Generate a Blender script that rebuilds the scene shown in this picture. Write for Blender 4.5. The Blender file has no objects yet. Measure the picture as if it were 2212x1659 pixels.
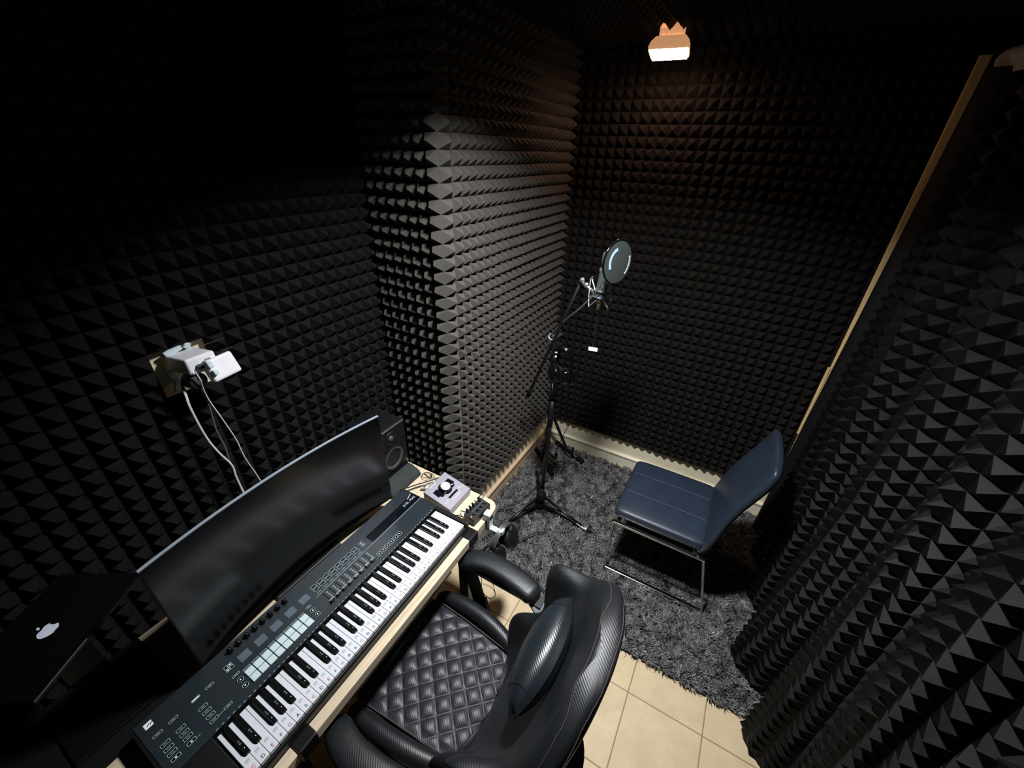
import bpy, bmesh, math, random
import numpy as np
from mathutils import Matrix, Vector, Euler
random.seed(7); rng = np.random.default_rng(7)
sc = bpy.context.scene
COL = sc.collection
V = Vector
PI = math.pi

# ------------------------------------------------------------------ materials
def lin(c):
    return tuple((x/12.92 if x <= .04045 else ((x+.055)/1.055)**2.4) for x in (v/255 for v in c))

def mat(name, rgb, rough=.6, metal=0, spec=.5, var=.08, scale=40, bump=0, bscale=200, emit=None, estr=0, coat=0, linear=False):
    """Principled material whose colour wavers a little with object-space noise."""
    m = bpy.data.materials.new(name); m.use_nodes = True
    nt = m.node_tree; N = nt.nodes; L = nt.links
    b = N['Principled BSDF']
    c = rgb if linear else lin(rgb)
    tc = N.new('ShaderNodeTexCoord'); no = N.new('ShaderNodeTexNoise'); no.inputs['Scale'].default_value = scale
    no.inputs['Detail'].default_value = 3
    L.new(tc.outputs['Object'], no.inputs['Vector'])
    rp = N.new('ShaderNodeValToRGB')
    rp.color_ramp.elements[0].position = .3; rp.color_ramp.elements[1].position = .7
    rp.color_ramp.elements[0].color = tuple(max(0, x*(1-var)) for x in c)+(1,)
    rp.color_ramp.elements[1].color = tuple(min(1, x*(1+var)) for x in c)+(1,)
    L.new(no.outputs['Fac'], rp.inputs['Fac']); L.new(rp.outputs['Color'], b.inputs['Base Color'])
    b.inputs['Roughness'].default_value = rough; b.inputs['Metallic'].default_value = metal
    b.inputs['Specular IOR Level'].default_value = spec
    b.inputs['Coat Weight'].default_value = coat
    if bump:
        n2 = N.new('ShaderNodeTexNoise'); n2.inputs['Scale'].default_value = bscale
        L.new(tc.outputs['Object'], n2.inputs['Vector'])
        bp = N.new('ShaderNodeBump'); bp.inputs['Strength'].default_value = bump; bp.inputs['Distance'].default_value = .002
        L.new(n2.outputs['Fac'], bp.inputs['Height']); L.new(bp.outputs['Normal'], b.inputs['Normal'])
    if emit:
        b.inputs['Emission Color'].default_value = lin(emit)+(1,); b.inputs['Emission Strength'].default_value = estr
    return m

def leather(name, rgb, rough=.44, weave=True, axis=(1, 1, 0)):
    m = mat(name, rgb, rough, spec=.5, var=.12, scale=18)
    nt = m.node_tree; N = nt.nodes; L = nt.links; b = N['Principled BSDF']
    tc = N.new('ShaderNodeTexCoord')
    if weave:
        w = N.new('ShaderNodeTexWave'); w.inputs['Scale'].default_value = 75; w.inputs['Distortion'].default_value = .6
        w.bands_direction = 'DIAGONAL'
        out = w.outputs['Fac']; st = .16
    else:
        w = N.new('ShaderNodeTexVoronoi'); w.inputs['Scale'].default_value = 260
        out = w.outputs['Distance']; st = .25
    L.new(tc.outputs['Object'], w.inputs['Vector'])
    bp = N.new('ShaderNodeBump'); bp.inputs['Strength'].default_value = st; bp.inputs['Distance'].default_value = .0015
    L.new(out, bp.inputs['Height']); L.new(bp.outputs['Normal'], b.inputs['Normal'])
    return m

def wood_mat(name, rgb, axis='Y'):
    m = mat(name, rgb, .5, spec=.35)
    nt = m.node_tree; N = nt.nodes; L = nt.links; b = N['Principled BSDF']
    tc = N.new('ShaderNodeTexCoord'); mp = N.new('ShaderNodeMapping')
    mp.inputs['Scale'].default_value = {'Y': (40, 1.6, 40), 'Z': (40, 40, 1.6)}[axis]
    no = N.new('ShaderNodeTexNoise'); no.inputs['Scale'].default_value = 3; no.inputs['Detail'].default_value = 6; no.inputs['Distortion'].default_value = .6
    L.new(tc.outputs['Object'], mp.inputs['Vector']); L.new(mp.outputs['Vector'], no.inputs['Vector'])
    rp = N.new('ShaderNodeValToRGB'); c = lin(rgb)
    rp.color_ramp.elements[0].position = .3; rp.color_ramp.elements[0].color = tuple(x*.78 for x in c)+(1,)
    rp.color_ramp.elements[1].position = .68; rp.color_ramp.elements[1].color = tuple(min(1, x*1.1) for x in c)+(1,)
    L.new(no.outputs['Fac'], rp.inputs['Fac']); L.new(rp.outputs['Color'], b.inputs['Base Color'])
    return m

def tile_mat():
    m = bpy.data.materials.new('floor_tile'); m.use_nodes = True
    nt = m.node_tree; N = nt.nodes; L = nt.links; b = N['Principled BSDF']
    tc = N.new('ShaderNodeTexCoord'); sep = N.new('ShaderNodeSeparateXYZ'); L.new(tc.outputs['Object'], sep.inputs[0])
    def math_(op, a, bb):
        n = N.new('ShaderNodeMath'); n.operation = op
        for i, x in enumerate((a, bb)):
            if x is None: continue
            if isinstance(x, (int, float)): n.inputs[i].default_value = x
            else: L.new(x, n.inputs[i])
        return n.outputs[0]
    P = .307
    def grid(o, off):
        a = math_('DIVIDE', math_('SUBTRACT', o, off), P)
        fr = math_('FRACT', a, None)
        return math_('ABSOLUTE', math_('SUBTRACT', fr, .5), None)
    gx = grid(sep.outputs['X'], .0695); gy = grid(sep.outputs['Y'], 1.034)
    mx = math_('MAXIMUM', gx, gy)
    line = math_('GREATER_THAN', mx, .4935)
    no = N.new('ShaderNodeTexNoise'); no.inputs['Scale'].default_value = 9; no.inputs['Detail'].default_value = 8; no.inputs['Roughness'].default_value = .65
    L.new(tc.outputs['Object'], no.inputs['Vector'])
    rp = N.new('ShaderNodeValToRGB'); e = rp.color_ramp.elements
    e[0].position = .3; e[0].color = (*lin((198, 177, 142)), 1); e[1].position = .72; e[1].color = (*lin((218, 199, 163)), 1)
    L.new(no.outputs['Fac'], rp.inputs['Fac'])
    mixn = N.new('ShaderNodeMix'); mixn.data_type = 'RGBA'
    L.new(line, mixn.inputs[0]); L.new(rp.outputs['Color'], mixn.inputs[6]); mixn.inputs[7].default_value = (*lin((142, 122, 86)), 1)
    L.new(mixn.outputs[2], b.inputs['Base Color'])
    bp = N.new('ShaderNodeBump'); bp.inputs['Strength'].default_value = .5; bp.inputs['Distance'].default_value = .003; bp.invert = True
    edge = N.new('ShaderNodeMapRange'); edge.inputs[1].default_value = .485; edge.inputs[2].default_value = .497
    L.new(mx, edge.inputs[0]); L.new(edge.outputs[0], bp.inputs['Height'])
    L.new(bp.outputs['Normal'], b.inputs['Normal'])
    b.inputs['Roughness'].default_value = .55; b.inputs['Specular IOR Level'].default_value = .3
    return m

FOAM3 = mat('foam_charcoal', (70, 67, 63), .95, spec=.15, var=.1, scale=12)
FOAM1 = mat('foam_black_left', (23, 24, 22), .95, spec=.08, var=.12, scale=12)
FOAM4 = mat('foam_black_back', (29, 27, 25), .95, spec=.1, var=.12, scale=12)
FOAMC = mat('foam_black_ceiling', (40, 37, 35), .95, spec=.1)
PLAS = mat('cream_plaster', (245, 234, 204), .8, spec=.2, var=.05, scale=6)
DARKW = mat('dark_wall', (20, 20, 20), .95, spec=.1)
SKIRT = mat('cream_skirting', (246, 238, 212), .4, spec=.4, var=.03)
SKIRTP = mat('peach_skirting', (214, 186, 152), .45, spec=.4, var=.03)
TILE = tile_mat()
OAK = wood_mat('light_oak', (210, 192, 164))
PINE = wood_mat('pine_strip', (250, 210, 150), 'Z')
BLK = mat('black_plastic', (16, 17, 18), .45, spec=.4)
BLKM = mat('black_metal', (14, 14, 14), .32, spec=.5)
BLKG = mat('black_gloss', (8, 8, 9), .12, spec=.5)
BLKR = mat('black_rubber', (12, 12, 12), .8, spec=.2)
PANEL = mat('keyboard_panel', (34, 42, 47), .36, spec=.55, var=.1, scale=8)
GLOSSP = mat('keyboard_gloss_strip', (12, 14, 20), .12, spec=.5)
WKEY = mat('white_key', (216, 218, 224), .3, spec=.4, var=.01)
BKEY = mat('black_key', (12, 12, 12), .28, spec=.5)
PRINT = mat('pale_print', (168, 186, 192), .6, var=.02)
PRINTW = mat('white_print', (235, 238, 240), .5, var=.01, emit=(225, 232, 240), estr=.12)
STAFF = mat('grey_staff_print', (176, 174, 182), .7, var=.02)
NOTE = {'C': mat('note_red', (196, 84, 96), .6), 'D': mat('note_navy', (64, 74, 112), .6), 'E': mat('note_rose', (190, 90, 110), .6),
        'F': mat('note_grey', (96, 96, 108), .6), 'G': mat('note_mauve', (168, 124, 132), .6), 'A': mat('note_slate', (62, 70, 78), .6),
        'B': mat('note_teal', (92, 140, 148), .6)}
PAD = mat('pad_silicone', (196, 212, 214), .55, spec=.35, var=.02, emit=(150, 185, 190), estr=.05)
LCD = mat('dim_display', (84, 98, 108), .3, spec=.5, var=.08)
SCREEN = mat('monitor_glass', (3, 3, 3), .2, spec=.6, var=.02)
SILV = mat('lit_edge_silver', (168, 180, 192), .4, metal=.3)
GREYP = mat('grey_foam_pad', (52, 56, 56), .9, spec=.2)
ALU = mat('lilac_aluminium', (150, 147, 158), .45, metal=.3, spec=.5, var=.03)
CHROME = mat('chrome', (232, 228, 220), .13, metal=1, var=.01)
SATIN = mat('satin_steel', (168, 170, 172), .3, metal=.9, var=.03)
WPLA = mat('white_plastic', (240, 238, 244), .4, spec=.4, var=.02)
WPLB = mat('bluish_white_plastic', (206, 222, 228), .4, spec=.4, var=.02)
GPLA = mat('grey_plastic', (62, 68, 70), .5, spec=.4)
CABW = mat('white_cable', (214, 210, 206), .5)
CABG = mat('grey_cable', (96, 102, 106), .5)
CABB = mat('black_cable', (18, 18, 18), .5)
BRASS = mat('brass', (200, 170, 110), .3, metal=.8)
LEATH = leather('black_carbon_leather', (22, 25, 28))
LEATQ = leather('quilted_leather', (34, 35, 41), .46)
LEATP = leather('pillow_leather', (24, 31, 36), .34)
STITCH = mat('brown_stitch', (74, 60, 58), .8)
STITCHR = mat('rose_stitch', (78, 60, 64), .8)
NAVY = leather('navy_leather', (36, 46, 60), .42, weave=False)
NAVYD = mat('navy_cloth', (30, 50, 98), .8, spec=.2)
CURT = mat('black_curtain', (5, 6, 6), .6, spec=.14, var=.3, scale=14)
CURTP = mat('black_curtain_hem', (9, 9, 10), .7, spec=.3)
HEADER = mat('grey_header_cloth', (186, 188, 174), .9, var=.15)
RUGB = mat('rug_backing', (20, 21, 22), .95)
MICG = mat('mic_grey', (96, 106, 112), .4, metal=.5, var=.04)
MESHG = mat('mic_grille', (96, 102, 106), .4, metal=.6, var=.1, scale=300)
NYLON = mat('pop_filter_nylon', (50, 54, 53), .55, spec=.4, var=.12, scale=500)
BLUEST = mat('blue_sticker', (150, 178, 222), .6, emit=(140, 170, 220), estr=.05)
LEDR = mat('red_led', (255, 90, 80), .4, emit=(255, 80, 70), estr=6)
LAMPB = mat('glowing_lamp_housing', (226, 190, 150), .5, var=.03, emit=(255, 188, 134), estr=.5)  # emission stands in for lens light glowing through and over the housing
LENS = mat('lamp_lens', (255, 246, 240), .4, emit=(255, 202, 172), estr=44)
TAN = mat('tan_foam_edge', (190, 160, 116), .9)
TAG = mat('white_tag', (236, 238, 244), .6, emit=(235, 240, 248), estr=.15)

def pile_mat():
    m = bpy.data.materials.new('shag_pile'); m.use_nodes = True
    nt = m.node_tree; N = nt.nodes; b = N['Principled BSDF']
    at = N.new('ShaderNodeAttribute'); at.attribute_name = 'tone'
    nt.links.new(at.outputs['Color'], b.inputs['Base Color'])
    b.inputs['Roughness'].default_value = .8; b.inputs['Specular IOR Level'].default_value = .25
    return m
DIALM = mat('dial_face', (214, 214, 218), .35, metal=.5, var=.05, scale=90)
PILE = pile_mat()

# ------------------------------------------------------------------ mesh building
class M:
    def __init__(s): s.v = []; s.f = []; s.m = []; s.s = []
    def add(s, vf, T=None, mi=0, smooth=False):
        v, f = vf; o = len(s.v)
        s.v += [tuple(T @ V(p)) for p in v] if T is not None else [tuple(p) for p in v]
        s.f += [tuple(i+o for i in q) for q in f]
        s.m += [mi]*len(f); s.s += [smooth]*len(f)
        return s

def T(loc=(0, 0, 0), rot=(0, 0, 0), sc_=(1, 1, 1)):
    return Matrix.LocRotScale(V(loc), Euler(rot), V(sc_))

def frame(loc, z, x=None):
    """matrix at loc whose local z runs along z."""
    z = V(z).normalized()
    x = V(x) if x is not None else (V((1, 0, 0)) if abs(z.x) < .9 else V((0, 1, 0)))
    y = z.cross(x).normalized(); x = y.cross(z)
    m = Matrix((x, y, z)).transposed().to_4x4(); m.translation = V(loc)
    return m

def box(sx, sy, sz):
    x, y, z = sx/2, sy/2, sz/2
    v = [(-x, -y, -z), (x, -y, -z), (x, y, -z), (-x, y, -z), (-x, -y, z), (x, -y, z), (x, y, z), (-x, y, z)]
    return v, [(0, 3, 2, 1), (4, 5, 6, 7), (0, 1, 5, 4), (1, 2, 6, 5), (2, 3, 7, 6), (3, 0, 4, 7)]

_rc = {}
def rbox(sx, sy, sz, r, seg=2):
    k = (sx, sy, sz, r, seg)
    if k not in _rc:
        bm = bmesh.new(); bmesh.ops.create_cube(bm, size=1)
        for v in bm.verts: v.co = V((v.co.x*sx, v.co.y*sy, v.co.z*sz))
        bmesh.ops.bevel(bm, geom=bm.edges[:], offset=r, segments=seg, affect='EDGES', profile=.5)
        bm.verts.index_update()
        _rc[k] = ([tuple(v.co) for v in bm.verts], [tuple(v.index for v in f.verts) for f in bm.faces]); bm.free()
    return _rc[k]

def lathe(prof, n=24, cap=True):
    """profile [(r, z)] turned about z."""
    v = []; f = []
    for r, z in prof:
        v += [(r*math.cos(2*PI*i/n), r*math.sin(2*PI*i/n), z) for i in range(n)]
    for k in range(len(prof)-1):
        for i in range(n):
            j = (i+1) % n
            f.append((k*n+i, k*n+j, (k+1)*n+j, (k+1)*n+i))
    if cap:
        f.append(tuple(range(n-1, -1, -1))); f.append(tuple((len(prof)-1)*n+i for i in range(n)))
    return v, f

def cyl(r, h, n=20): return lathe([(r, -h/2), (r, h/2)], n)
def ball(r, n=20, k=10): return lathe([(max(1e-5, r*math.sin(PI*i/k)), -r*math.cos(PI*i/k)) for i in range(k+1)], n)
def torus(R, r, n=40, k=8, a0=0, a1=2*PI):
    full = abs(a1-a0-2*PI) < 1e-6
    m = n if full else n+1
    v = []; f = []
    for i in range(m):
        a = a0+(a1-a0)*i/n
        for j in range(k):
            b = 2*PI*j/k; q = R+r*math.cos(b)
            v.append((q*math.cos(a), q*math.sin(a), r*math.sin(b)))
    for i in range(n):
        for j in range(k):
            f.append((i*k+j, ((i+1) % m)*k+j, ((i+1) % m)*k+(j+1) % k, i*k+(j+1) % k))
    if not full:
        f.append(tuple(range(k-1, -1, -1))); f.append(tuple(n*k+j for j in range(k)))
    return v, f

def spline(pts, n=10):
    P = [V(p) for p in pts]; P = [P[0]*2-P[1]]+P+[P[-1]*2-P[-2]]; out = []
    for i in range(1, len(P)-2):
        a, b, c, d = P[i-1:i+3]
        for k in range(n):
            t = k/n
            out.append(.5*((2*b)+(c-a)*t+(2*a-5*b+4*c-d)*t*t+(3*b-a-3*c+d)*t**3))
    out.append(P[-2]); return out

def tube(pts, r, n=10, ru=None):
    """round tube along pts; r a number or a list."""
    P = [V(p) for p in pts]; R = r if isinstance(r, (list, tuple)) else [r]*len(P)
    v = []; f = []
    t0 = (P[1]-P[0]).normalized(); x = t0.orthogonal().normalized()
    for i, p in enumerate(P):
        t = (P[min(i+1, len(P)-1)]-P[max(i-1, 0)]).normalized()
        x = (x-t*x.dot(t)).normalized(); y = t.cross(x)
        for j in range(n):
            a = 2*PI*j/n
            v.append(tuple(p+(x*math.cos(a)+y*math.sin(a))*R[i]))
    for i in range(len(P)-1):
        for j in range(n):
            f.append((i*n+j, i*n+(j+1) % n, (i+1)*n+(j+1) % n, (i+1)*n+j))
    f.append(tuple(range(n-1, -1, -1))); f.append(tuple((len(P)-1)*n+j for j in range(n)))
    return v, f

def bar(a, b, w, h, up=(0, 0, 1)):
    """rectangular bar from a to b; w across, h along up."""
    a, b = V(a), V(b); d = (b-a).normalized(); s = d.cross(V(up)).normalized(); u = s.cross(d)
    v = []
    for p in (a, b):
        for i, j in ((-1, -1), (1, -1), (1, 1), (-1, 1)): v.append(tuple(p+s*i*w/2+u*j*h/2))
    return v, [(3, 2, 1, 0), (4, 5, 6, 7), (0, 1, 5, 4), (1, 2, 6, 5), (2, 3, 7, 6), (3, 0, 4, 7)]

def prism(poly, h):
    n = len(poly)
    v = [(x, y, 0) for x, y in poly]+[(x, y, h) for x, y in poly]
    return v, [tuple(range(n-1, -1, -1)), tuple(range(n, 2*n))]+[(i, (i+1) % n, (i+1) % n+n, i+n) for i in range(n)]

def loft(loops, cap=True):
    n = len(loops[0]); v = [p for l in loops for p in l]; f = []
    for k in range(len(loops)-1):
        for i in range(n):
            j = (i+1) % n; f.append((k*n+i, k*n+j, (k+1)*n+j, (k+1)*n+i))
    if cap: f.append(tuple(range(n-1, -1, -1))); f.append(tuple((len(loops)-1)*n+i for i in range(n)))
    return v, f

def grid(fn, nu, nv):
    v = [fn(i/nu, j/nv) for j in range(nv+1) for i in range(nu+1)]
    f = [(j*(nu+1)+i, j*(nu+1)+i+1, (j+1)*(nu+1)+i+1, (j+1)*(nu+1)+i) for j in range(nv) for i in range(nu)]
    return v, f

def ring(sx, sy, w, h=.0006):
    """flat rectangular outline in the xy plane."""
    a, b = sx/2, sy/2; c, d = a-w, b-w
    v = [(-a, -b, h), (a, -b, h), (a, b, h), (-a, b, h), (-c, -d, h), (c, -d, h), (c, d, h), (-c, d, h)]
    return v, [(0, 1, 5, 4), (1, 2, 6, 5), (2, 3, 7, 6), (3, 0, 4, 7)]

def quad(sx, sy, h=0): return [(-sx/2, -sy/2, h), (sx/2, -sy/2, h), (sx/2, sy/2, h), (-sx/2, sy/2, h)], [(0, 1, 2, 3)]

_tx = {}
def text(s, size):
    k = (s, size)
    if k not in _tx:
        cu = bpy.data.curves.new('t', 'FONT'); cu.body = s; cu.size = size; cu.align_x = 'CENTER'; cu.align_y = 'CENTER'; cu.resolution_u = 2
        o = bpy.data.objects.new('t', cu); COL.objects.link(o)
        dg = bpy.context.evaluated_depsgraph_get(); me = o.evaluated_get(dg).to_mesh()
        _tx[k] = ([tuple(v.co) for v in me.vertices], [tuple(p.vertices) for p in me.polygons])
        o.evaluated_get(dg).to_mesh_clear()
        bpy.data.objects.remove(o); bpy.data.curves.remove(cu)
    return _tx[k]

def wloc(o):
    p = V((0, 0, 0))
    while o is not None: p = p+o.location; o = o.parent
    return p

def ob(name, m, mats, parent=None, sub=0, loc=None, bevel=0, weld=False):
    me = bpy.data.meshes.new(name)
    base = wloc(parent) if parent is not None else V(loc or (0, 0, 0))
    me.from_pydata([(a-base.x, b-base.y, c-base.z) for a, b, c in m.v], [], m.f)
    for x in (mats if isinstance(mats, (list, tuple)) else [mats]): me.materials.append(x)
    me.polygons.foreach_set('material_index', m.m); me.polygons.foreach_set('use_smooth', m.s)
    me.update()
    o = bpy.data.objects.new(name, me); COL.objects.link(o)
    if parent is not None: o.parent = parent
    else: o.location = base
    if bevel:
        md = o.modifiers.new('b', 'BEVEL'); md.width = bevel; md.segments = 2; md.limit_method = 'ANGLE'
    if sub:
        md = o.modifiers.new('s', 'SUBSURF'); md.levels = sub; md.render_levels = sub
    return o

def tag(o, label, cat, group=None):
    o['label'] = label; o['category'] = cat
    if group: o['group'] = group
    return o

def thing(name, label, cat, loc, group=None):
    o = bpy.data.objects.new(name, None); COL.objects.link(o); o.location = loc; o.empty_display_size = .05
    return tag(o, label, cat, group)

def struct(name, m, mats, parent=None):
    o = ob(name, m, mats, parent)
    if parent is None: o['kind'] = 'structure'
    return o

# ------------------------------------------------------------------ the room
def foam(o, u, v, n, nu, nv, pu, pv, h, base, skip=None, jit=.0018, u0=0, v0=0, lean=0):
    """pyramid foam on a wall: o = corner of the valley plane, n = outward; panels of 6 x 6 pyramids sit a hair apart."""
    o, u, v, n = V(o), V(u), V(v), V(n); m = M(); vs = []; fs = []
    off = {}
    for j in range(nv):
        for i in range(nu):
            if skip and skip(i, j): continue
            pk = ((i+u0)//6, (j+v0)//6)
            if pk not in off: off[pk] = (random.uniform(-jit, jit), random.uniform(-.0014, .0014), random.uniform(-.0014, .0014))
            dn, du, dv = off[pk]
            e = .0002
            a = o+u*(i*pu+du)+v*(j*pv+dv)+n*dn
            c = [a+u*e+v*e, a+u*(pu-e)+v*e, a+u*(pu-e)+v*(pv-e), a+u*e+v*(pv-e)]
            ap = a+u*pu*(.5+random.uniform(-.03, .03))+v*pv*(.5+random.uniform(-.03, .03))+n*(h+random.uniform(-.0015, .0015))
            k = len(vs); vs += [tuple(q) for q in c]+[tuple(ap)]
            fs += [(k, k+1, k+4), (k+1, k+2, k+4), (k+2, k+3, k+4), (k+3, k, k+4)]
            q = len(vs); vs += [tuple(x-n*base*.6+n*(-dn)) for x in (o+u*i*pu+v*j*pv, o+u*(i+1)*pu+v*j*pv, o+u*(i+1)*pu+v*(j+1)*pv, o+u*i*pu+v*(j+1)*pv)]
            fs.append((q, q+1, q+2, q+3))
            # the slab under the pyramid, only where it can be seen: the rim of the sheet and of holes
            for (di, dj, x0, x1) in ((0, -1, 0, 1), (1, 0, 1, 2), (0, 1, 2, 3), (-1, 0, 3, 0)):
                ii, jj = i+di, j+dj
                rim = ii < 0 or jj < 0 or ii >= nu or jj >= nv or (skip and skip(ii, jj)) or ((ii+u0)//6, (jj+v0)//6) != pk
                if rim:
                    q = len(vs); vs += [tuple(c[x0]), tuple(c[x1]), tuple(c[x1]-n*base), tuple(c[x0]-n*base)]
                    fs.append((q, q+3, q+2, q+1))
    m.v = vs; m.f = fs; m.m = [0]*len(fs); m.s = [False]*len(fs)
    return m

PV, PU = .0525, .0515
ZB = .2605; NV = 43
def wallslab(name, lo, hi, ma):
    c = [(a+b)/2 for a, b in zip(lo, hi)]; s = [b-a for a, b in zip(lo, hi)]
    return struct(name, M().add(box(*s), T(c)), ma)

wallslab('floor', (-1.55, -1.4, -.06), (.90, 2.6, 0), TILE)
wallslab('ceiling', (-1.55, -1.4, 2.55), (.90, 2.6, 2.62), DARKW)
wl = wallslab('wall_left', (-1.55, -1.4, 0), (-1.43, 1.30, 2.55), PLAS)
ws = wallslab('wall_return', (-1.55, 1.302, 0), (-1.058, 1.36, 2.55), PLAS)
wi = wallslab('wall_inner', (-1.20, 1.361, 0), (-1.045, 2.48, 2.55), PLAS)
wb = wallslab('wall_back', (-1.2, 2.481, 0), (.90, 2.6, 2.55), PLAS)
wr = wallslab('wall_right', (.81, -1.4, 0), (.90, 2.48, 2.55), DARKW)
wallslab('wall_front', (-1.43, -1.4, 0), (.81, -1.3, 2.55), DARKW)
# foam linings
hole = lambda i, j: False
y0L = 1.27-50*PU
skip_l = lambda i, j: (.420 < y0L+(i+.5)*PU < .530) and (1.385 < ZB+(j+.5)*PV < 1.535)
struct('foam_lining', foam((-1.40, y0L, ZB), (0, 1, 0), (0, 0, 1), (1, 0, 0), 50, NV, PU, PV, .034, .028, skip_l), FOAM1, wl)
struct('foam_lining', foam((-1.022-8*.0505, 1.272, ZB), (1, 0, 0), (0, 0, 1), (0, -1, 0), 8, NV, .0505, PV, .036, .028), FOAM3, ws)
fm = foam((-1.025, 1.345, ZB), (0, 1, 0), (0, 0, 1), (1, 0, 0), 22, NV, PU, PV, .034, .018, u0=0)
fc = foam((-1.025, 1.273, ZB), (0, 1, 0), (0, 0, 1), (1, 0, 0), 1, NV, .072, PV, .034, .018, u0=5)
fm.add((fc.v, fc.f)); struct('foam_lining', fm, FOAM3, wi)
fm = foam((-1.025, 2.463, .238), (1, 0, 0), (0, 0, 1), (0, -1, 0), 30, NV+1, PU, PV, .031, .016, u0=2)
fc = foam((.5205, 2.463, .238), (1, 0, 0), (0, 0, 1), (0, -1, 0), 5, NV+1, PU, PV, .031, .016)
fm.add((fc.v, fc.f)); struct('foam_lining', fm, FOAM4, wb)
ce = bpy.data.objects['ceiling']
struct('foam_lining', foam((-1.42, 2.46-70*PU, 2.522), (1, 0, 0), (0, 1, 0), (0, 0, -1), 40, 70, PU, PU, .034, .026), FOAMC, ce)
# skirting: a tile board with a rounded ledge
def skirt(name, a, b, nrm, ma):
    a, b, nrm = V(a), V(b), V(nrm); prof = [(0, 0), (.012, 0), (.012, .088), (.020, .094), (.020, .104), (.014, .110), (0, .110)]
    loops = [[tuple(p+nrm*d+V((0, 0, z))) for d, z in prof] for p in (a, b)]
    m = M().add(loft(loops))
    d = (b-a).normalized(); L = (b-a).length; k = .22
    while k < L:      # thin butt joints between the boards
        m.add(box(.002, .002, .086), frame(a+d*k+nrm*.0125+V((0, 0, .045)), (0, 0, 1)), 1); k += .307
    return struct(name, m, [ma, TAN])
skirt('baseboard_inner', (-1.0449, 1.37, .001), (-1.0449, 2.479, .001), (1, 0, 0), SKIRTP)
skirt('baseboard_back', (-1.034, 2.4809, .001), (.809, 2.4809, .001), (0, -1, 0), SKIRT)
# wooden strip in the far right corner
m = M()
m.add(rbox(.034, .012, 2.39, .002), T((.541, 2.405, 1.1955)))
m.add(rbox(.012, .010, .42, .002), T((.520, 2.400, .93)))
struct('trim_1', m, PINE)

# ------------------------------------------------------------------ curtain of black pyramid fabric
def curtain():
    t = thing('acoustic_curtain', 'black curtain with raised pyramid texture hanging in folds along the right wall', 'curtain', (.58, 1.2, .01))
    top = 2.34; Y0, Y1 = 2.34, -1.0
    def xb(y, z):
        q = min(1, max(0, (2.34-y)/2.6)); h = 1-z/top
        a = .050*(1-.45*q)
        f = min(1, (2.34-y)/.16); f = f*f*(3-2*f)
        x = (.511+.0205*(z-.6))*(1-f)+f*.578+f*a*math.sin(2*PI*(2.34-y)/.33+.5+.5*math.sin(2.1*z))
        x += f*.018*math.sin(2*PI*(2.34-y)/.71+1.3-.9*z)
        x -= .085*math.exp(-((y-1.36)/.22)**2)*max(0, h-.55)/.45
        x += .05*math.exp(-((y-.9)/.25)**2)*max(0, h-.5)/.5
        x -= .02*h*f
        x += f*.12*math.exp(-((y-1.20-.10*(h-.5))/.085)**2)*(.35+.65*h)
        return min(x, .775)
    def nrm(y, z):
        e = .004
        dy = (xb(y+e, z)-xb(y-e, z))/(2*e); dz = (xb(y, z+e)-xb(y, z-e))/(2*e)
        return V((-1, dy, dz)).normalized()
    P = .0505; nu = int((Y0-.07-Y1)/P); nv = int((top-.03)/P)
    m = M(); vs = []; fs = []; sm = []
    def pt(s, z, d=0):
        y = Y0-.07-s*P; z = .03+z*P
        return V((xb(y, z), y, z))+nrm(y, z)*d
    for j in range(nv):
        for i in range(nu):
            hgt = .027*(.85+.3*random.random())
            k = len(vs)
            for b in (0, .5, 1):
                for a in (0, .5, 1):
                    w = (1-abs(2*a-1))*(1-abs(2*b-1))
                    vs.append(tuple(pt(i+a, j+b, hgt*w)))
            fs += [(k, k+1, k+4), (k, k+4, k+3), (k+1, k+2, k+4), (k+2, k+5, k+4), (k+5, k+8, k+4), (k+8, k+7, k+4), (k+7, k+6, k+4), (k+6, k+3, k+4)]
    m.v = vs; m.f = [tuple(reversed(f)) for f in fs]; m.m = [0]*len(fs); m.s = [False]*len(fs)
    ob('textured_cloth', m, CURT, t)
    h = M()     # the plain bound edge and bottom hem
    h.add(grid(lambda a, b: tuple(V((xb(Y0-.075*a, .012+(top-.012)*b)+.004-.02*math.sin(PI*a), Y0-.075*a, .012+(top-.012)*b))), 4, 40), mi=0, smooth=True)
    h.add(grid(lambda a, b: tuple(V((xb(Y0-(Y0-Y1)*a, .03)+.004-.014*math.sin(PI*b), Y0-(Y0-Y1)*a, .006+.035*b))), 130, 3), mi=0, smooth=True)
    ob('hem', h, CURTP, t)
    r = M(); r.add(tube([(.60, 2.36, 2.372), (.60, -1.0, 2.372)], .011, 12), smooth=True)
    ob('rail', r, BLKM, t)
    g = M()
    def head(a, b):
        y = 2.37-.9*a; s = 1+.35*math.sin(17*a+1.5)+.2*math.sin(41*a)
        ang = PI*(.0+1.15*b)
        rr = .021+.008*s
        zz = 2.372+rr*math.cos(ang)*.9-(.055+.05*s*(1-a*.6))*max(0, b-.6)/.4
        return (.60-rr*math.sin(ang)-.012*math.sin(25*a+3*b)*b, y, zz)
    g.add(grid(head, 90, 10), smooth=True)
    ob('header_fold', g, HEADER, t)['label'] = 'greyish cloth folded over the rail'
curtain()

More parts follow.
